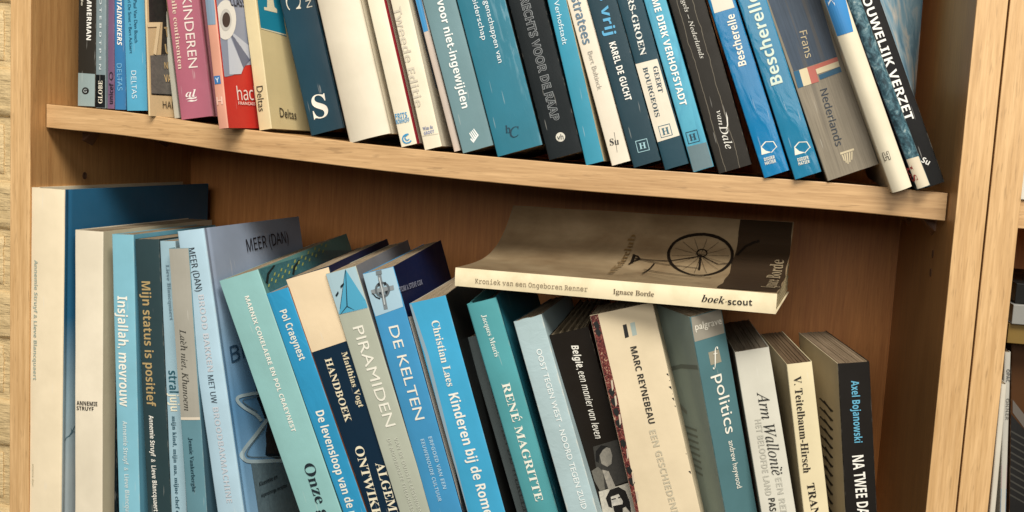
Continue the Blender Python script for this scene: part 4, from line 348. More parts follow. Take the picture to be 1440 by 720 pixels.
{"id":"l18","pos":[0.6164,-0.002,-0.385],"th":0.2899,"yaw":0.0524,"w":0.05304,"h":0.267,"d":0.06,"kind":"p","sp":"#e0cfae","rc":"#e0cfae","lc":"#5a1f1a","label":"wide cream book with black author capitals and dark red patterned side","texts":[["author_name","MARC REYNEBEAU","cond","f",0.03007,0.20154,-1.5576,0.06595,0.00541,"#26241f"],["subtitle","EEN GESCHIEDENIS","cond","f",0.03114,0.12485,-1.5278,0.07689,0.00562,"#c2b79c"]],"art":[["patterned_strip","#5a1f1a","f",1,[[0.0004,0.2666],[0.007,0.2666],[0.0075,0.1944],[0.0031,0.0965],[0.0004,0.097]]],["small_bar","#1f1f1c","f",1,[[0.0251,0.2536],[0.0283,0.2539],[0.028,0.243],[0.0246,0.2425]]],["small_bar","#a7b5ac","f",1,[[0.0313,0.2539],[0.0353,0.2542],[0.0349,0.2434],[0.031,0.243]]],["printed_mark","#191a18","f",1,[[0.0509,0.2068],[0.0526,0.2069],[0.0526,0.2036],[0.0526,0.2044]]],["printed_mark","#191a18","f",1,[[0.0526,0.2],[0.0521,0.2011],[0.0526,0.2012]]],["printed_mark","#191a18","f",1,[[0.0504,0.196],[0.0526,0.196],[0.0526,0.1914],[0.0526,0.1915],[0.0525,0.1932]]],["printed_mark","#191a18","f",1,[[0.0526,0.1888],[0.0521,0.1896],[0.0526,0.1897]]],["printed_mark","#191a18","f",1,[[0.0526,0.1832],[0.051,0.1862],[0.0526,0.1862]]],["printed_mark","#191a18","f",1,[[0.0526,0.178],[0.0516,0.1794],[0.0526,0.1795]]],["printed_mark","#191a18","f",1,[[0.0526,0.1427],[0.0524,0.1433],[0.0526,0.1434]]],["printed_mark","#191a18","f",1,[[0.0526,0.1376],[0.0518,0.1385],[0.0526,0.1386]]],["printed_mark","#191a18","f",1,[[0.0526,0.1206],[0.0508,0.1235],[0.0526,0.1235]]],["printed_mark","#191a18","f",1,[[0.0526,0.1162],[0.0525,0.1164],[0.0526,0.1164]]],["printed_mark","#191a18","f",2,[[0.0018,0.2603],[0.0051,0.2615],[0.0064,0.2569],[0.0039,0.2538],[0.0021,0.2566]]],["printed_mark","#191a18","f",2,[[0.0017,0.2542],[0.005,0.2554],[0.0064,0.2508],[0.0039,0.2477],[0.0021,0.2505]]],["printed_mark","#191a18","f",2,[[0.0014,0.203],[0.0047,0.2042],[0.0061,0.1996],[0.0035,0.1964],[0.0017,0.1992]]],["printed_mark","#191a18","f",2,[[0.0013,0.1944],[0.0046,0.1956],[0.006,0.191],[0.0035,0.1878],[0.0017,0.1906]]],["printed_mark","#191a18","f",2,[[0.0013,0.1858],[0.0046,0.187],[0.006,0.1825],[0.0034,0.1793],[0.0016,0.1821]]],["printed_mark","#191a18","f",2,[[0.0012,0.176],[0.0045,0.1772],[0.0059,0.1726],[0.0033,0.1694],[0.0016,0.1722]]],["printed_mark","#191a18","f",2,[[0.0011,0.1588],[0.0044,0.16],[0.0058,0.1554],[0.0032,0.1522],[0.0014,0.155]]],["printed_mark","#191a18","f",2,[[0.0009,0.1353],[0.0042,0.1366],[0.0056,0.132],[0.0031,0.1288],[0.0013,0.1316]]],["printed_mark","#191a18","f",2,[[0.0009,0.1254],[0.0042,0.1267],[0.0056,0.1221],[0.003,0.1189],[0.0012,0.1217]]],["printed_mark","#c9b8a0","f",3,[[0.0051,0.2102],[0.0067,0.2105],[0.0059,0.2033],[0.0042,0.2012]]],["printed_mark","#c9b8a0","f",3,[[0.005,0.1968],[0.0066,0.1971],[0.0058,0.1898],[0.0041,0.1877]]],["printed_mark","#c9b8a0","f",3,[[0.0049,0.1808],[0.0065,0.1811],[0.0057,0.1739],[0.004,0.1718]]],["printed_mark","#c9b8a0","f",3,[[0.0047,0.1513],[0.0063,0.1516],[0.0055,0.1444],[0.0038,0.1422]]],["printed_mark","#c9b8a0","f",3,[[0.0045,0.1297],[0.0062,0.1301],[0.0054,0.1228],[0.0037,0.1206]]],["printed_mark","#c9b8a0","f",3,[[0.0044,0.1143],[0.0061,0.1146],[0.0053,0.1073],[0.0036,0.1051]]]]},
{"id":"l19","pos":[0.6865,0.0148,-0.385],"th":0.2716,"yaw":0.5236,"w":0.02861,"h":0.2744,"d":0.075,"kind":"p","sp":"#53797e","rc":"#53797e","lc":"#94a49c","label":"slate teal textbook with a grey head band and lower case white title","texts":[["publisher_name","palgrave","bfont","f",0.01456,0.26515,-0.0413,0.02344,0.00561,"#eee8d6"],["emblem","f","italic","f",0.01538,0.23818,-0.0606,0.00672,0.01372,"#f4f0e0","L3"],["title","politics","bfont","f",0.01692,0.19627,-1.548,0.05132,0.00972,"#f0ecdc"],["author_name","andrew heywood","bfont","f",0.01608,0.14318,-1.5629,0.04212,0.00476,"#f0ecdc"]],"art":[["grey_head_band","#9a9486","f",1,[[0.0004,0.2633],[0.0011,0.274],[0.0276,0.274],[0.0274,0.2537],[0.0004,0.2536]]],["emblem_square","#9c9580","f",1,[[0.0101,0.242],[0.0198,0.2419],[0.0202,0.2312],[0.0103,0.231]]],["light_streak","#6a746c","l",1,[[0.074,0.2138],[0.0336,0.2271],[0.0022,0.2334],[0.0022,0.2297],[0.0353,0.223],[0.074,0.2098]]],["light_streak","#7f857a","l",1,[[0.0593,0.1899],[0.0399,0.1835],[0.0413,0.1798],[0.0617,0.184]]],["light_streak","#727a70","l",1,[[0.0574,0.1667],[0.0263,0.1707],[0.0271,0.1685],[0.0582,0.1645]]],["light_streak","#727a70","l",1,[[0.0562,0.1611],[0.027,0.1647],[0.0278,0.1625],[0.0571,0.1588]]],["light_streak","#727a70","l",1,[[0.0551,0.1555],[0.0277,0.1587],[0.0285,0.1565],[0.056,0.1532]]],["light_streak","#727a70","l",1,[[0.054,0.1498],[0.0284,0.1527],[0.0292,0.1505],[0.0549,0.1476]]],["light_streak","#727a70","l",1,[[0.0529,0.1442],[0.029,0.1467],[0.0299,0.1444],[0.0538,0.1419]]],["light_streak","#727a70","l",1,[[0.0518,0.1386],[0.0297,0.1406],[0.0305,0.1384],[0.0526,0.1363]]],["light_streak","#727a70","l",1,[[0.0506,0.133],[0.0304,0.1345],[0.0312,0.1323],[0.0515,0.1307]]],["light_streak","#727a70","l",1,[[0.0495,0.1273],[0.0311,0.1284],[0.0319,0.1261],[0.0504,0.125]]]]},
{"id":"l20","pos":[0.7158,0.0069,-0.385],"th":0.2364,"yaw":0.1222,"w":0.02758,"h":0.2425,"d":0.14,"kind":"p","sp":"#d6d3c4","rc":"#d6d3c4","lc":"#b8b4a2","label":"cloudy white book with dark italic title over faint capitals","texts":[["title","Arm Wallonië","italic","f",0.01752,0.17189,-1.5505,0.0706,0.00966,"#2a2a26"],["subtitle","HET BELOOFDE LAND","cond","f",0.00881,0.15296,-1.5918,0.06422,0.00513,"#bdbaab"],["subtitle","EEN REIS","cond","f",0.01792,0.11759,-1.5702,0.03389,0.00514,"#bdbaab"],["author_name","PASCAL","cond","f",0.00939,0.10672,-1.6057,0.02297,0.00544,"#2a2a26"]],"art":[],"pages":"#857a6a"},
{"id":"l21","pos":[0.7451,0.0042,-0.385],"th":0.1923,"yaw":0.1396,"w":0.01995,"h":0.2346,"d":0.14,"kind":"p","sp":"#e6d8b2","rc":"#e6d8b2","lc":"#b8a987","label":"cream yellow book with black serif author name, between the cloudy white and dark spined ones","texts":[["author_name","V. Teitelbaum-Hirsch","serifb","f",0.0067,0.18431,-1.5811,0.07992,0.00616,"#2c261e"],["title","TRAN","serifb","f",0.00853,0.12194,-1.5182,0.02731,0.0062,"#241e18"]],"art":[],"pages":"#6e5a44"},
{"id":"l22","pos":[0.7715,0.0036,-0.385],"th":0.1369,"yaw":0.1745,"w":0.02482,"h":0.2369,"d":0.14,"kind":"p","sp":"#211e1b","rc":"#211e1b","lc":"#cabb9c","label":"dark brown spined book with light blue author name, rightmost on the lower shelf","texts":[["author_name","Axel Bojanowski","cond","f",0.01274,0.19733,-1.5675,0.05034,0.00638,"#63aac4"],["title","NA TWEE DA","cond","f",0.0127,0.13717,-1.528,0.04919,0.00894,"#f4f0e4"]],"art":[["brush_stroke","#28241f","l",1,[[0.0712,0.1914],[0.067,0.1931],[0.0226,0.1927],[0.0253,0.1908]]],["brush_stroke","#28241f","l",1,[[0.0558,0.1927],[0.0518,0.1944],[0.0275,0.1914],[0.0302,0.1895]]],["brush_stroke","#28241f","l",1,[[0.0721,0.183],[0.0679,0.1847],[0.0243,0.1845],[0.027,0.1826]]],["brush_stroke","#28241f","l",1,[[0.0567,0.1845],[0.0527,0.1861],[0.0291,0.1832],[0.0319,0.1813]]],["brush_stroke","#28241f","l",1,[[0.0731,0.1745],[0.0689,0.1763],[0.0259,0.1763],[0.0286,0.1743]]],["brush_stroke","#28241f","l",1,[[0.0576,0.1762],[0.0536,0.1779],[0.0308,0.1749],[0.0336,0.1729]]],["brush_stroke","#28241f","l",1,[[0.074,0.1661],[0.0698,0.1678],[0.0276,0.168],[0.0303,0.166]]],["brush_stroke","#28241f","l",1,[[0.0586,0.1678],[0.0545,0.1696],[0.0325,0.1666],[0.0353,0.1645]]],["brush_stroke","#28241f","l",1,[[0.075,0.1575],[0.0708,0.1594],[0.0293,0.1596],[0.032,0.1576]]],["brush_stroke","#28241f","l",1,[[0.0595,0.1594],[0.0554,0.1612],[0.0343,0.1582],[0.037,0.1561]]],["brush_stroke","#28241f","l",1,[[0.076,0.149],[0.0718,0.1508],[0.031,0.1512],[0.0338,0.1492]]],["brush_stroke","#28241f","l",1,[[0.0604,0.151],[0.0563,0.1529],[0.036,0.1497],[0.0388,0.1476]]],["brush_stroke","#28241f","l",1,[[0.077,0.1404],[0.0727,0.1423],[0.0327,0.1428],[0.0355,0.1407]]],["brush_stroke","#28241f","l",1,[[0.0613,0.1426],[0.0572,0.1445],[0.0377,0.1412],[0.0405,0.1391]]],["brush_stroke","#28241f","l",1,[[0.078,0.1317],[0.0737,0.1337],[0.0345,0.1343],[0.0372,0.1322]]],["brush_stroke","#28241f","l",1,[[0.0623,0.1341],[0.0582,0.136],[0.0395,0.1327],[0.0423,0.1305]]],["brush_stroke","#28241f","l",1,[[0.0789,0.123],[0.0747,0.1251],[0.0362,0.1258],[0.039,0.1236]]],["brush_stroke","#28241f","l",1,[[0.0632,0.1256],[0.0591,0.1275],[0.0412,0.1241],[0.044,0.1219]]],["brush_stroke","#28241f","l",1,[[0.0799,0.1143],[0.0756,0.1164],[0.0379,0.1172],[0.0407,0.115]]],["brush_stroke","#28241f","l",1,[[0.0642,0.117],[0.06,0.119],[0.043,0.1154],[0.0458,0.1132]]],["brush_stroke","#28241f","l",1,[[0.0809,0.1056],[0.0766,0.1077],[0.0397,0.1085],[0.0425,0.1063]]],["brush_stroke","#28241f","l",1,[[0.0651,0.1084],[0.061,0.1105],[0.0448,0.1067],[0.0476,0.1045]]],["brush_stroke","#28241f","l",1,[[0.0819,0.0968],[0.0776,0.099],[0.0414,0.0998],[0.0443,0.0976]]],["brush_stroke","#28241f","l",1,[[0.0661,0.0998],[0.0619,0.1019],[0.0466,0.098],[0.0494,0.0957]]]],"pages":"#8a7862"},
{"id":"e1","pos":[0.8649,0.004,-0.385],"th":0.0152,"yaw":-0.0,"w":0.0041,"h":0.2302,"d":0.14,"kind":"p","sp":"#d2ccbc","rc":"#d2ccbc","lc":"#d2ccbc","label":"thin off-white booklet beside the second bookcase panel, with a tiny blue mark","texts":[],"art":[]},
{"id":"e2","pos":[0.8851,0.03,-0.385],"th":0.07,"yaw":-0.0,"w":0.00457,"h":0.2515,"d":0.14,"kind":"p","sp":"#b9b6ab","rc":"#b9b6ab","lc":"#b9b6ab","label":"narrow grey book with pink and blue bands lower down, in the second bookcase","texts":[["title","OPAC","sansb","f",0.00293,0.23272,-1.5687,0.01031,0.0026,"#5a5a58"],["title","ONNER","sansb","f",0.00322,0.20572,-1.5677,0.01728,0.00261,"#77756c"]],"art":[["pink_band","#a8848c","f",1,[[0.0004,0.1598],[0.0042,0.16],[0.0042,0.1408],[0.0004,0.1406]]],["blue_band","#2f78a4","f",1,[[0.0004,0.1406],[0.0042,0.1408],[0.0042,0.0979],[0.0004,0.0977]]]]},
{"id":"e3","pos":[0.8985,0.05,-0.385],"th":0.0851,"yaw":-0.0,"w":0.01585,"h":0.2557,"d":0.14,"kind":"p","sp":"#4a2f18","rc":"#4a2f18","lc":"#4a2f18","label":"brown book with black slanting stripes below, rightmost edge of the photo","texts":[],"art":[["grey_stripe","#5f5850","f",2,[[0.0014,0.2099],[0.0155,0.1906],[0.0155,0.1792],[0.0015,0.1993]]],["black_area","#12100e","f",1,[[0.0004,0.198],[0.0155,0.1789],[0.0155,0.0929],[0.0004,0.0921]]],["slanting_line","#3a3832","f",2,[[0.0004,0.1846],[0.0155,0.1758],[0.0155,0.1743],[0.0004,0.1831]]],["slanting_line","#3a3832","f",2,[[0.0004,0.1787],[0.0155,0.1699],[0.0155,0.1685],[0.0004,0.1773]]],["slanting_line","#3a3832","f",2,[[0.0004,0.1728],[0.0155,0.1641],[0.0155,0.1626],[0.0004,0.1714]]],["slanting_line","#3a3832","f",2,[[0.0004,0.167],[0.0155,0.1582],[0.0155,0.1567],[0.0004,0.1655]]],["slanting_line","#3a3832","f",2,[[0.0004,0.1611],[0.0155,0.1523],[0.0155,0.1509],[0.0004,0.1596]]],["slanting_line","#3a3832","f",2,[[0.0004,0.1552],[0.0155,0.1465],[0.0155,0.145],[0.0004,0.1537]]],["slanting_line","#3a3832","f",2,[[0.0004,0.1493],[0.0155,0.1406],[0.0155,0.1391],[0.0004,0.1478]]],["slanting_line","#3a3832","f",2,[[0.0004,0.1434],[0.0155,0.1347],[0.0155,0.1332],[0.0004,0.1419]]],["slanting_line","#3a3832","f",2,[[0.0004,0.1375],[0.0155,0.1288],[0.0155,0.1273],[0.0004,0.136]]],["slanting_line","#3a3832","f",2,[[0.0004,0.1315],[0.0155,0.1229],[0.0155,0.1214],[0.0004,0.1301]]]]}
]
K = {"pos":[0.4229,-0.006,-0.0984],"roll":0.0132,"yaw":-0.1013,"L":0.2665,"T":0.0157,"D":0.1446,"prof":[[0.0,0.0],[0.0103,0.0],[0.0207,0.0],[0.031,0.0001],[0.0413,0.0003],[0.0516,0.0008],[0.062,0.0016],[0.0723,0.003],[0.0826,0.0051],[0.0929,0.0082],[0.1033,0.0124],[0.1136,0.0182],[0.1239,0.0258],[0.1343,0.0355],[0.1446,0.0477]],"texts":[["title","Kroniek van een Ongeboren Renner","mono","f",0.06768,-0.00896,0.0124,0.09838,0.00441,"#8a7a60"],["author_name","Ignace Borde","serifb","f",0.15487,-0.0084,0.0154,0.03331,0.00403,"#6a5a42"],["publisher_name","boek","bital","f",0.21841,-0.00809,-0.0009,0.01798,0.0059,"#231e16"],["publisher_name","·scout","sansb","f",0.23821,-0.00886,0.0575,0.02038,0.00446,"#231e16"]],"lines":[[0.0011,"#14100c",[[0.1345,0.0946],[0.1489,0.0935],[0.1647,0.0942],[0.1907,0.1065]]],[0.0009,"#14100c",[[0.1346,0.0942],[0.1631,0.0866],[0.179,0.0852],[0.1948,0.0833]]],[0.0013,"#14100c",[[0.1536,0.0866],[0.1529,0.075],[0.1505,0.0511]]],[0.0018,"#14100c",[[0.1907,0.1065],[0.1929,0.091],[0.1942,0.0794]]],[0.0009,"#14100c",[[0.1905,0.1076],[0.2083,0.0949],[0.2199,0.0993]]],[0.0028,"#14100c",[[0.1337,0.0844],[0.1331,0.0924],[0.1324,0.1004]]],[0.0016,"#14100c",[[0.1321,0.0801],[0.1342,0.0877],[0.1386,0.0935]]],[0.0016,"#14100c",[[0.131,0.1011],[0.1362,0.0982],[0.1393,0.0935]]],[0.0022,"#14100c",[[0.2218,0.1109],[0.2276,0.1214],[0.2343,0.1261],[0.2389,0.1279]]],[0.0007,"#2a2017",[[0.1368,0.0435],[0.151,0.0547],[0.1745,0.0435],[0.1961,0.0384]]],[0.0007,"#2a2017",[[0.1497,0.0464],[0.1785,0.0217],[0.2047,0.0203]]],[0.0012,"#2a2017",[[0.148,0.0685],[0.1617,0.0627],[0.1809,0.0576],[0.2081,0.0562]]],[0.00028,"#3a2e20",[[0.1905,0.1076],[0.2152,0.1094]]],[0.00028,"#3a2e20",[[0.1905,0.1076],[0.2146,0.0975]]],[0.00028,"#3a2e20",[[0.1905,0.1076],[0.2099,0.0837]]],[0.00028,"#3a2e20",[[0.1905,0.1076],[0.2019,0.0725]]],[0.00028,"#3a2e20",[[0.1905,0.1076],[0.1916,0.0692]]],[0.00028,"#3a2e20",[[0.1905,0.1076],[0.1805,0.0768]]],[0.00028,"#3a2e20",[[0.1905,0.1076],[0.171,0.0906]]],[0.00028,"#3a2e20",[[0.1905,0.1076],[0.1659,0.104]]],[0.00028,"#3a2e20",[[0.1905,0.1076],[0.1663,0.1145]]],[0.00028,"#3a2e20",[[0.1905,0.1076],[0.1719,0.1221]]],[0.00028,"#3a2e20",[[0.1905,0.1076],[0.1815,0.1261]]],[0.00028,"#3a2e20",[[0.1905,0.1076],[0.1928,0.1268]]],[0.00028,"#3a2e20",[[0.1905,0.1076],[0.2035,0.1243]]],[0.00028,"#3a2e20",[[0.1905,0.1076],[0.2115,0.1181]]],[0.0026,"#14100c",[[0.218,0.1112],[0.2184,0.1065],[0.2181,0.1018],[0.2171,0.0964],[0.2156,0.091],[0.2136,0.0848],[0.211,0.079],[0.2081,0.0736],[0.2048,0.0685],[0.2011,0.0645],[0.1971,0.0627],[0.1927,0.0627],[0.1882,0.0645],[0.1836,0.0685],[0.179,0.0736],[0.1748,0.079],[0.1709,0.0852],[0.1676,0.091],[0.165,0.0968],[0.1631,0.1022],[0.162,0.1073],[0.1618,0.1116],[0.1625,0.1156],[0.1638,0.1192],[0.1659,0.1225],[0.1688,0.125],[0.1722,0.1268],[0.1761,0.1283],[0.1804,0.1294],[0.1849,0.1301],[0.1895,0.1305],[0.1941,0.1301],[0.1986,0.1294],[0.2028,0.1283],[0.2067,0.1265],[0.2101,0.1247],[0.213,0.1218],[0.2154,0.1185],[0.217,0.1152],[0.218,0.1112]]],[0.0012,"#14100c",[[0.1956,0.1109],[0.1957,0.1102],[0.1956,0.1094],[0.1955,0.1087],[0.1952,0.108],[0.1949,0.1073],[0.1944,0.1069],[0.1939,0.1065],[0.1933,0.1062],[0.1926,0.1058],[0.1919,0.1058],[0.1912,0.1058],[0.1905,0.1058],[0.1898,0.1062],[0.1892,0.1065],[0.1886,0.1069],[0.188,0.1076],[0.1876,0.1083],[0.1872,0.1091],[0.187,0.1098],[0.1868,0.1105],[0.1868,0.1112],[0.1869,0.112],[0.1871,0.1127],[0.1874,0.1134],[0.1878,0.1138],[0.1883,0.1145],[0.1889,0.1145],[0.1895,0.1149],[0.1902,0.1149],[0.1909,0.1152],[0.1916,0.1149],[0.1923,0.1149],[0.193,0.1145],[0.1936,0.1141],[0.1942,0.1138],[0.1946,0.1134],[0.195,0.1127],[0.1953,0.112],[0.1956,0.1109]]]],"polys":[["#241a12",[[0.2165,0.1413],[0.2656,0.142],[0.2672,0.1015],[0.2647,0.0236],[0.2219,0.0409],[0.2198,0.1232]],1],["#5b4a34",[[0.1444,0.0848],[0.1779,0.0913],[0.2051,0.0761],[0.1646,0.0634]],1]]}
COVER_LINES = ('en Wielerclub', 'Ignace Borde')
prepare_lettering([(r[1], r[2], r[10] if len(r) > 10 else '') for b in BOOKS+[K] for r in b['texts']]+[(q, 'serifb', '') for q in COVER_LINES])
LIT = .00016
GROUPS = {'e': 'books standing in the second bookcase', 'u': 'books leaning along the upper shelf', 'l': 'books leaning along the lower shelf'}
import bmesh
def cut_sheet(polys, place, step=.008, wstep=1):
    """flat print cut into a grid so that it follows the sheet it is printed on"""
    V = []; F = []
    for lay, P in polys:
        bm = bmesh.new(); bm.faces.new([bm.verts.new((u, v, 0)) for u, v in P])
        for ax, st in ((0, min(step*.5, wstep)), (1, step)):
            lo = min(q[ax] for q in P); hi = max(q[ax] for q in P); m = int((hi-lo)/st)
            for i in range(1, m+1):
                co = [0, 0, 0]; co[ax] = lo+(hi-lo)*i/(m+1); no = [0, 0, 0]; no[ax] = 1
                bmesh.ops.bisect_plane(bm, geom=bm.verts[:]+bm.edges[:]+bm.faces[:], plane_co=co, plane_no=no)
        bm.verts.index_update(); e = len(V)
        V += [place(v.co.x, v.co.y, lay) for v in bm.verts]; F += [tuple(e+v.index for v in f.verts) for f in bm.faces]; bm.free()
    return V, F
def build_book(b, k):
    w, h, d = b['w'], b['h'], b['d']; hard = b['kind'] == 'h'; rnd = random.Random(k*31+5)
    root = empty('hardback_book' if hard else 'paperback_book', b['pos'], (b.get('pitch', 0), -b['th'], b['yaw']))
    tag(root, b['label'], 'book', GROUPS[b['id'][0]])
    t = .0024 if hard else .0005; r = min(.0016 if hard else .0008, w*.2); bul = b.get('bulge', .0012 if hard else .0004)
    ph = [rnd.uniform(0, 6.28) for _ in range(4)]
    def wav(x, z): return .00012*math.sin(z*38+ph[0]) + .0001*math.sin(z*95+ph[1]+x*60)
    def surf(x, z):
        e = min(x, w-x); y = -bul*(1-(2*x/w-1)**2)+wav(x, z)
        if e < r: y += r*(1-math.sqrt(max(0, 1-((r-e)/r)**2)))
        return y
    tp = b.get('taper', 0)*w; fl = b.get('flare', 0); bow = rnd.uniform(.0003, .0012)
    def joint(y): return -.0013*math.exp(-((y-.0075)/.0022)**2) if hard else 0
    def xr(y, z): return w + joint(y) + bow*math.sin(math.pi*min(1, max(0, y/d)))*math.sin(math.pi*z/h) + fl*max(0, z/h-.08)*max(0, y/d)**1.3
    def xl(y, z): return -joint(y) + tp*max(0, y/d)**.75
    sp = cover_mat(b['sp'], b.get('rough', .45), b.get('bump'), b.get('worn', 0), w, True, k)
    # spine: thin wrapped sheet with rounded folds
    nx = [0, r*.12, r*.4, r*.75, r, ] ; nx = nx + [r+(w-2*r)*i/6 for i in range(1, 6)] + [w-q for q in reversed(nx)]
    nz = 26; dent = [rnd.uniform(-.0003, .0002) for _ in nx]; inn = t if t < .3*w else .3*w
    def fz(i, j):
        z = h*j/(nz-1); return z + (dent[i] if j == nz-1 else (-dent[i]*.6 if j == 0 else 0))*(1.6 if b.get('worn') else .5)
    def fr(i, j): x = nx[i]; return (x, surf(x, h*j/(nz-1)), fz(i, j))
    def bk(i, j):
        x = min(max(nx[i], inn), w-inn); return (x, max(surf(x, h*j/(nz-1))+inn, surf(nx[i], h*j/(nz-1)) if nx[i] in (0, w) else -9), fz(i, j))
    grid_solid('spine', len(nx), nz, fr, bk, sp, root)
    ys = [r, .003, .005, .0065, .0075, .0085, .010, .013] if hard else [r, .004, .010]
    ys = [y for y in ys if y >= r]+[d*q for q in (.2, .35, .5, .65, .8, .92, 1)]; ys = sorted(set(ys))
    def zc(j): return h*j/10
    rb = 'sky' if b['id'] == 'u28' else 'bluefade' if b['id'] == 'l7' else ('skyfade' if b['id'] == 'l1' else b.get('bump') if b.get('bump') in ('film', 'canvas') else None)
    lb = 'pattern' if b['id'] == 'l18' else None
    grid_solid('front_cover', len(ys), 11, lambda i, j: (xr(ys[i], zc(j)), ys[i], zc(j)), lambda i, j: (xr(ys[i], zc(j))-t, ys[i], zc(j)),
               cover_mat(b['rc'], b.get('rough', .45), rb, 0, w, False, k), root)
    grid_solid('back_cover', len(ys), 11, lambda i, j: (xl(ys[i], zc(j))+t, ys[i], zc(j)), lambda i, j: (xl(ys[i], zc(j)), ys[i], zc(j)),
               cover_mat(b['lc'], b.get('rough', .45), lb, 0, w, False, k), root)
    # pages: leaves gathered in thin stacks of slightly uneven height
    ins = .0035 if hard else .0005; y0 = .0035 if not hard else .006
    if b['id'] == 'l15': ins, y0 = .009, .016
    n = max(4, min(26, int(w/.0014))); zt = [h-ins+rnd.uniform(-.0005, .0004) for _ in range(n)]; zb = [ins+rnd.uniform(-.0003, .0003) for _ in range(n)]
    if b['id'] == 'l17': zt = [h-ins-.004*abs(math.sin(q*1.9)) for q in range(n)]
    V = []; F = []; yy = [y0, d*.25, d*.5, d*.75, d-(.004 if hard else .0006)]; ny = len(yy)
    for q in range(n):
        e = len(V); ru = rnd.uniform(-.0006, .0003)
        for s in (0, 1):
            fq = (q+s)/n
            for a, y in enumerate(yy):
                xa = xl(y, h*.98)+t+.0002; xb = xr(y, h*.98)-t-.0002 - (fl*.9*max(0, y/d)**1.3 if fl else 0)
                x = xa+(xb-xa)*fq; yv = y+(ru if a == ny-1 else 0) + (.0012*abs(2*fq-1) if a == 0 and not hard else 0)
                V += [(x, yv, zb[q]), (x, yv, zt[q])]
        S = 2*ny
        for a in range(ny-1):
            i = e+2*a
            F += [(i, i+1, i+3, i+2), (i+S, i+S+2, i+S+3, i+S+1), (i+1, i+S+1, i+S+3, i+3), (i, i+2, i+S+2, i+S)]
        F += [(e, e+S, e+S+1, e+1), (e+S-2, e+S-1, e+2*S-1, e+2*S-2)]
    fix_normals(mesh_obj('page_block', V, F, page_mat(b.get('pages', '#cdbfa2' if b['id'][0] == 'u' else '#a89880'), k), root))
    def place(face, u, v, lay):
        if face == 'f': return (u, surf(u, v)-LIT*lay, v)
        if face == 'r': return (xr(u, v)+LIT*lay, u, v)
        return (xl(u, v)-LIT*lay, u, v)
    groups = {}
    for nm, col, face, lay, pts in b['art']:
        groups.setdefault((nm, col, face), []).append((lay, pts))
    for (nm, col, face), polys in groups.items():
        V, F = cut_sheet(polys, lambda u, v, lay: place(face, u, v, lay), .008, w/9 if face == 'f' and bul > .001 else 1)
        o = mesh_obj(nm, V, F, art_mat(b['id'], nm, col, b), root)
        if len(polys) > 3: o['kind'] = 'stuff'
    root['core'] = b['sp']
    for row in b['texts']: lettering(root, row, place)
    del root['core']
    return root
def art_mat(bid, nm, col, b):
    if bid == 'u25' and nm == 'blue_panel': return cover_mat(col, .5, 'canvas', 0, 1, False, 3)
    if nm == 'patterned_strip': return cover_mat(col, .45, 'pattern', 0, 1, False, 2)
    if nm in ('cover_photo', 'portrait_photo'): 
        k = ('art', col)
        if k not in _c:
            n = NT('printed_photo'); f = n.noise(n.coords((1, 1, 1)), 220, 5, .65, .8)
            n.base(n.mix(1, albedo(col), n.ramp(f, [(.3, (.75, .76, .78)), (.7, (1.2, 1.18, 1.15))]), 'MULTIPLY')); n.b.inputs['Roughness'].default_value = .42
            _c[k] = n.m
        return _c[k]
    if nm in ('foot_band', 'grey_panel', 'cream_head', 'white_label', 'blue_band', 'grey_head_band', 'teal_panel', 'white_foot'): return cover_mat(col, .45, None, 0, 1, False, 1)
    return print_mat(col)

# ---------------------------------------------------------------- setting: wall and bookcases
W, T, RL, RR, ZL, ZR, DEP = [0.81572, 0.02177, 0.0214, 0.03418, 0.02262, -0.0118, 0.285]
SX = [0, 0.042, 0.07, 0.098, 0.126, 0.153, 0.206, 0.268, 0.32, 0.382, 0.452, 0.521, 0.57, 0.616, 0.652, 0.7, 0.7535, 0.8157]
SS = [0, 0, -0.0004, -0.0003, 0.0015, 0.0028, 0.0052, 0.0063, 0.0072, 0.0077, 0.0074, 0.0067, 0.0054, 0.0038, 0.0028, 0.0012, 0, 0]
FLOOR = -0.385
def interp(x):
    if x <= SX[0]: return SS[0]
    for a, b, p, q in zip(SX, SX[1:], SS, SS[1:]):
        if x <= b:
            return p+(q-p)*(x-a)/(b-a)
    return SS[-1]
def shelf_top(x): return ZL+(ZR-ZL)*x/W-interp(x)
def shelf_front(x): return RL+(RR-RL)*x/W
TB = .022
def sagging_board(parent):
    n = 61; xs = [.0012+(W-.0024)*i/(n-1) for i in range(n)]
    # smooth the measured sag a little
    zs = [sum(shelf_top(min(W, max(0, x+dx))) for dx in (-.03, -.015, 0, .015, .03))/5 if .03 < x < W-.03 else shelf_top(x) for x in xs]
    V = []; F = []
    for x, z in zip(xs, zs):
        y = shelf_front(x)+.0008
        V += [(x, y, z), (x, DEP-.001, z), (x, DEP-.001, z-TB), (x, y, z-TB)]
    for i in range(n-1):
        a = 4*i
        for j in range(4): F.append((a+j, a+(j+1) % 4, a+4+(j+1) % 4, a+4+j))
    F += [(0, 1, 2, 3), (4*n-4, 4*n-1, 4*n-2, 4*n-3)]
    o = fix_normals(mesh_obj('shelf_board', V, F, WOOD_X, parent))
    V = []; F = []
    for x, z in zip(xs, zs):
        y = shelf_front(x)
        V += [(x, y+.0008, z+.0001), (x, y+.0003, z), (x, y, z-.0005), (x, y, z-TB+.0005), (x, y+.0003, z-TB), (x, y+.0008, z-TB-.0001)]
    for i in range(n-1):
        a = 6*i
        for j in range(6): F.append((a+j, a+(j+1) % 6, a+6+(j+1) % 6, a+6+j))
    F += [(0, 1, 2, 3, 4, 5), tuple(6*n-1-q for q in range(6))]
    e = fix_normals(mesh_obj('edge_band', V, F, EDGE_X, o))
    return o
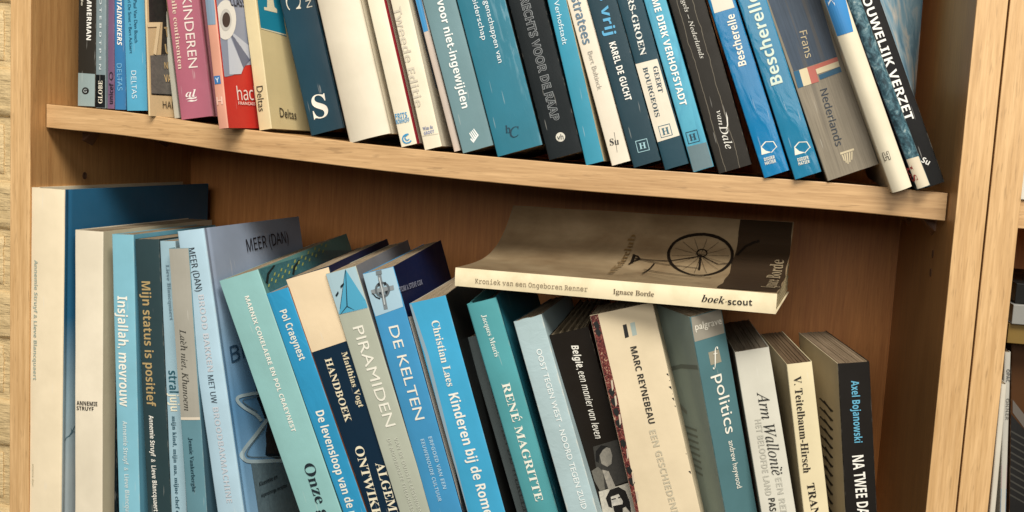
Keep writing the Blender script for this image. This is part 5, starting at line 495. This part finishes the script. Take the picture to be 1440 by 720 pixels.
def panel(parent, x0, x1, z0=-.75, z1=.75):
    p = box('side_panel', (x0, .0008, z0), (x1, DEP, z1), WOOD_Z, parent, .0003)
    box('edge_band', (x0+.0001, 0, z0), (x1-.0001, .0008, z1), EDGE_Z, p, .0004); return p
def flat_board(parent, x0, x1, ztop, yf=.022):
    p = box('shelf_board', (x0, yf+.0008, ztop-TB), (x1, DEP-.001, ztop), WOOD_X, parent, .0003)
    box('edge_band', (x0, yf, ztop-TB+.0001), (x1, yf+.0008, ztop-.0001), EDGE_X, p, .0003); return p
def peg(parent, x, y, z, side):
    # angled bracket that carries the board: a plate on the side panel and a short triangular lug
    V = [(0, 0, 0), (0, .016, 0), (0, .016, -.016), (0, 0, -.011), (.012, .001, 0), (.012, .015, 0), (.004, .015, -.012), (.004, .001, -.009)]
    V = [(x+side*a, y+b_, z+c) for a, b_, c in V]
    F = [(0, 1, 2, 3), (4, 5, 6, 7), (0, 1, 5, 4), (1, 2, 6, 5), (2, 3, 7, 6), (3, 0, 4, 7)]
    return fix_normals(mesh_obj('shelf_pin', V, F, PINM, parent))
n_ = NT('pin_plastic'); n_.base((.16, .07, .028)); n_.b.inputs['Roughness'].default_value = .5; PINM = n_.m
n_ = NT('drilled_hole'); n_.base((.10, .045, .018)); n_.b.inputs['Roughness'].default_value = .9; HOLEM = n_.m
n_ = NT('gap_shadow_line'); n_.base((.05, .02, .01)); GAPM = n_.m
def ring_hole(parent, x, y, z, side, r=.0028):
    """shallow drilled hole: a raised burr ring round a dark sunk disc"""
    V = []; F = []; n = 16
    for rr, dx in ((r*1.35, .0), (r*1.12, .0005), (r, .0003), (r*.8, .00012)):
        V += [(x+side*dx, y+rr*math.cos(2*math.pi*i/n), z+rr*math.sin(2*math.pi*i/n)) for i in range(n)]
    for q in range(3):
        for i in range(n): F.append((q*n+i, q*n+(i+1) % n, (q+1)*n+(i+1) % n, (q+1)*n+i))
    F.append(tuple(3*n+i for i in range(n)))
    return mesh_obj('peg_hole', V, F, HOLEM, parent)

case = empty('bookcase', (0, 0, 0)); tag(case, 'light beech bookcase holding both rows of books, its middle board sagging', 'bookcase')
panel(case, -T, 0); panel(case, W, W+T)
box('back_panel', (-T+.001, DEP, -.75), (W+T-.001, DEP+.006, .75), BACK, case, 0)
sb = sagging_board(case)
flat_board(case, .001, W-.001, FLOOR-.0006); flat_board(case, .001, W-.001, .40)
for px, py, pz, sd in [[0, 0.0773, 0.0, 1], [0.8157, 0.0782, -0.034, -1], [0, 0.215, 0.0, 1], [0.8157, 0.215, -0.034, -1]]: peg(case, px, py, pz, sd)
for px, py, pz, sd in [[0.0, 0.0814, -0.0466, 1.0], [0.8157, 0.0801, -0.0643, -1.0], [0.8157, 0.0816, -0.0802, -1.0]]: ring_hole(case, px, py, pz, sd)

X2 = W+T+.0012
case2 = empty('bookcase', (X2, 0, 0)); tag(case2, 'second beech bookcase standing tight against the first, right edge of the photo', 'bookcase')
def p2(x0, x1):
    p = box('side_panel', (x0, .0008, -.75), (x1, DEP, .75), WOOD_Z, case2, .0003); box('edge_band', (x0+.0001, 0, -.75), (x1-.0001, .0008, .75), EDGE_Z, p, .0004)
p2(0, T+.0002); p2(T+.8, 2*T+.8)
box('back_panel', (.001, DEP, -.75), (2*T+.799, DEP+.006, .75), BACK, case2, 0)
for zt in (-0.0135, -0.0135-.41, -0.0135+.40): flat_board(case2, T+.001, T+.799, zt, .026)

# painted brick wall behind the left end
wall_m = NT('painted_brick')
v_ = wall_m.coords(); f_ = wall_m.noise(v_, 55, 5, .6, .4); g_ = wall_m.noise(wall_m.coords((.22, 1, 1.8)), 95, 4, .6, .9)
wall_m.base(wall_m.mix(1, (.76, .57, .30), wall_m.ramp(f_, [(.3, (.86, .84, .80)), (.65, (1.05,)*3)]), 'MULTIPLY'))
wall_m.b.inputs['Roughness'].default_value = .42; wall_m.bump(wall_m.math('ADD', wall_m.math('MULTIPLY', f_, .5), g_), .9, .004)
wall = box('wall', (-1.5, .34, -1.0), (2.4, .46, 1.0), wall_m.m, None, 0); wall['kind'] = 'structure'
rb = random.Random(3)
def brick_mesh(seed):
    r3 = random.Random(seed); nu, nv = 18, 14; bw, bh = .205, .064
    def fr(i, j):
        x = bw*i/(nu-1); z = bh*j/(nv-1); e = min(i, nu-1-i, j, nv-1-j)
        y = -.008+.0030*noise.noise(Vector((x*14+seed*9, z*85, seed)))+.0014*noise.noise(Vector((x*60, z*230+seed, 1)))
        if e == 0: y = -.0015
        if e == 1: y *= .8
        return (x+(.003*noise.noise(Vector((z*60, seed, 2))) if i in (0, nu-1) else 0), y, z+.0016*noise.noise(Vector((x*30, seed*3, j*.3))))
    o = grid_solid('brick', nu, nv, fr, lambda i, j: (bw*i/(nu-1), .002, bh*j/(nv-1)), wall_m.m, wall)
    return o
protos = [brick_mesh(s) for s in range(5)]
first = [True]*5
for row in range(-9, 9):
    off = .107 if row % 2 else 0
    for c_ in range(-4, 1):
        s = rb.randrange(5); x = -.19+c_*.215+off; z = row*.0745+.009
        if x > .0: continue
        if first[s]: o = protos[s]; first[s] = False
        else: o = protos[s].copy(); COL.objects.link(o); o.parent = wall
        o.location = (x, .34, z)

# ---------------------------------------------------------------- books on both shelves
for k, b in enumerate(BOOKS): build_book(b, k)

# the book lying flat on top of the lower row
def build_flat():
    L, Tk, D = K['L'], K['T'], K['D']; prof = K['prof']
    root = empty('paperback_book', K['pos'], (0, -K['roll'], K['yaw']))
    tag(root, 'cream paperback lying flat on the lower row, its curling cover printed with a bicycle wheel', 'book')
    def top(y):
        if y <= 0: return 0
        for (a, p), (b, q) in zip(prof, prof[1:]):
            if y <= b: return p+(q-p)*(y-a)/(b-a)
        return prof[-1][1]
    def slope(y): return (top(y+.002)-top(y-.002))/.004
    sepia = NT('cover_sepia'); f = sepia.noise(sepia.coords((1, 1, 1)), 18, 5, .62, .3); g = sepia.noise(sepia.coords((.2, 1, 1)), 90, 4, .6)
    c = sepia.ramp(f, [(.3, (.15, .10, .052)), (.55, (.22, .16, .09)), (.75, (.28, .21, .125))]); c = sepia.mix(1, c, sepia.ramp(g, [(.3, (.86,)*3), (.7, (1.04,)*3)]), 'MULTIPLY')
    sepia.base(c); sepia.b.inputs['Roughness'].default_value = .4
    cream = NT('spine_cream'); f = cream.noise(cream.coords(), 40, 5, .6, .4); cream.base(cream.ramp(f, [(.3, (.60, .50, .31)), (.6, (.72, .62, .41))])); cream.b.inputs['Roughness'].default_value = .45
    cream.bump(cream.noise(cream.coords((.3, 1, 1)), 120, 3), .2, .0005)
    nl = 30
    # spine, a thin strip facing the room, slightly bowed
    def sy(x, z): return -.0006*math.sin(math.pi*min(1, max(0, -z/Tk)))+.0002*math.sin(x*40)
    def fr(i, j): z = -Tk*(1-j/6); return (L*i/(nl-1), sy(L*i/(nl-1), z), z)
    grid_solid('spine', nl, 7, fr, lambda i, j: (L*i/(nl-1), .0006, -Tk*(1-j/6)), cream.m, root)
    ny = 22
    def yy(j): return .0007+(D-.0007)*(j/(ny-1))
    def nrm(y): s = slope(y); q = math.hypot(1, s); return (-s/q, 1/q)
    def ct(i, j): y = yy(j); return (L*i/(nl-1), y, top(y)+.0002*math.sin(i*.7))
    def cb(i, j): y = yy(j); a = nrm(y); return (L*i/(nl-1), y-a[0]*.0006, top(y)-a[1]*.0006+.0002*math.sin(i*.7))
    grid_solid('front_cover', nl, ny, ct, cb, sepia.m, root)
    grid_solid('back_cover', nl, 3, lambda i, j: (L*i/(nl-1), .0007+(D*.99-.0007)*j/2, -Tk), lambda i, j: (L*i/(nl-1), .0007+(D*.99-.0007)*j/2, -Tk+.0005), cream.m, root)
    # fanned pages between the flat back and the curling cover
    V = []; F = []; m = 14; yl = [.002+(D*.975-.002)*j/11 for j in range(12)]
    for q in range(m):
        fr_ = q/(m-1); rr = random.uniform(-.0015, .001)
        def zq(y): lo = -Tk+.0008; f2 = fr_**1.6; return lo+(top(y)*(.25 if fr_ < .5 else .25+.7*(fr_-.5)*2)*(fr_)+(-lo-.0012)*fr_)
        e = len(V)
        for j, y in enumerate(yl):
            for x in (.0006, L-.0012): V.append((x+rr*.3, y+(rr if j == 11 else 0), zq(y)))
        for j, y in enumerate(yl):
            for x in (.0006, L-.0012): V.append((x+rr*.3, y+(rr if j == 11 else 0), zq(y)-Tk/m*.82))
        S = 24
        for j in range(11):
            a = e+2*j; F += [(a, a+1, a+3, a+2), (a+S, a+S+2, a+S+3, a+S+1), (a, a+2, a+S+2, a+S), (a+1, a+S+1, a+S+3, a+3)]
        F += [(e, e+S, e+S+1, e+1), (e+22, e+23, e+S+23, e+S+22)]
    fix_normals(mesh_obj('page_block', V, F, page_mat('#c9b992', 1), root))
    def place(face, u, v, lay): return (u, sy(u, v)-LIT*lay, v)
    for row in K['texts']: lettering(root, row, place)
    def on(x, y, lay): a = nrm(y); return (x, y+a[0]*.0003*lay, top(y)+a[1]*.0003*lay+.0002)
    def dense(P):
        o = [P[0]]
        for a, b in zip(P, P[1:]):
            m = max(1, int(math.dist(a, b)/.006)); o += [(a[0]+(b[0]-a[0])*s/m, a[1]+(b[1]-a[1])*s/m) for s in range(1, m+1)]
        return o
    V = []; F = []
    for col, P, lay in K['polys'][:1]:
        # dark photograph: a strip grid that follows the curl
        xs = sorted(p[0] for p in P); x0 = xs[1]; x1 = L-.0006; n1 = 8; n2 = 16
        for j in range(n2):
            for i in range(n1): V.append(on(x0+(x1-x0)*i/(n1-1)-.0007*math.sin(j*1.4), .006+(D-.0066)*j/(n2-1), 1))
        for j in range(n2-1):
            for i in range(n1-1): a = j*n1+i; F.append((a, a+1, a+n1+1, a+n1))
    mesh_obj('cover_photo', V, F, print_mat('#33271b', .4), root)
    V = []; F = []
    for wd, col, P in K['lines']:
        P = dense(P); e = len(V)
        for i, p in enumerate(P):
            a = P[max(0, i-1)]; b = P[min(len(P)-1, i+1)]; dx, dy = b[0]-a[0], b[1]-a[1]; q = math.hypot(dx, dy) or 1
            for s in (-1, 1): V.append(on(p[0]-s*dy/q*wd/2, min(D-.001, max(.001, p[1]+s*dx/q*wd/2)), 3))
        for i in range(len(P)-1): a = e+2*i; F.append((a, a+1, a+3, a+2))
    mesh_obj('bicycle_picture', V, F, print_mat('#17120d', .4), root)
    # lettering on the cover reads from the spine to the open edge
    for s, x, y, Lt, H, col in (('en Wielerclub', L*.468, D*.56, D*.62, .0065, '#6b5434'), ('Ignace Borde', L*.965, D*.46, D*.58, .011, '#8a7a60')):
        VV, FF = text_mesh(s, 'serifb'); Pt = fit_text(VV, Lt, H)
        mesh_obj('cover_title', [on(x-b, min(D, y+a), 4) for a, b in Pt], FF, print_mat(col, .4), root)
build_flat()

# ---------------------------------------------------------------- things glimpsed in the second bookcase

Z2_ = -0.0135

def lying_book(x0, x1, y0, y1, z0, z1, col, pages, label):
    root = empty('paperback_book', (x0, y0, z0)); tag(root, label, 'book', 'books lying in the second bookcase')
    w, d, h = x1-x0, y1-y0, z1-z0
    box('spine', (0, 0, 0), (w, .0012, h), cover_mat(col, .45, None, 0, 1, False, 2), root, .0005)
    box('front_cover', (0, .0012, h-.0006), (w, d, h), cover_mat(col, .45, None, 0, 1, False, 2), root, .0002)
    box('back_cover', (0, .0012, 0), (w, d, .0006), cover_mat(col, .45, None, 0, 1, False, 2), root, .0002)
    box('page_block', (.001, .0014, .0008), (w-.001, d-.001, h-.0008), page_mat(pages, 2), root, .0002)
lying_book(x1_:=0.8685, x1_+.2, .030, .17, -0.1267, -0.1111, '#7a6230', '#8f7a4a', 'ochre book at the bottom of the small flat pile in the second bookcase')
lying_book(X2+T+.0015, X2+T+.032, .024, .16, Z2_+.0005, Z2_+.22, '#d9d4c6', '#b8ac94', 'white book standing on the middle board of the second bookcase, at the very edge')
lying_book(x1_+.001, x1_+.19, .026, .165, -0.1107, -0.0953, '#8b8b86', '#a09a88', 'grey white book in the middle of the small flat pile in the second bookcase')
lying_book(x1_+.003, x1_+.2, .032, .17, -0.0949, -0.0790, '#1a1a18', '#6a6458', 'black book on top of the small flat pile in the second bookcase')
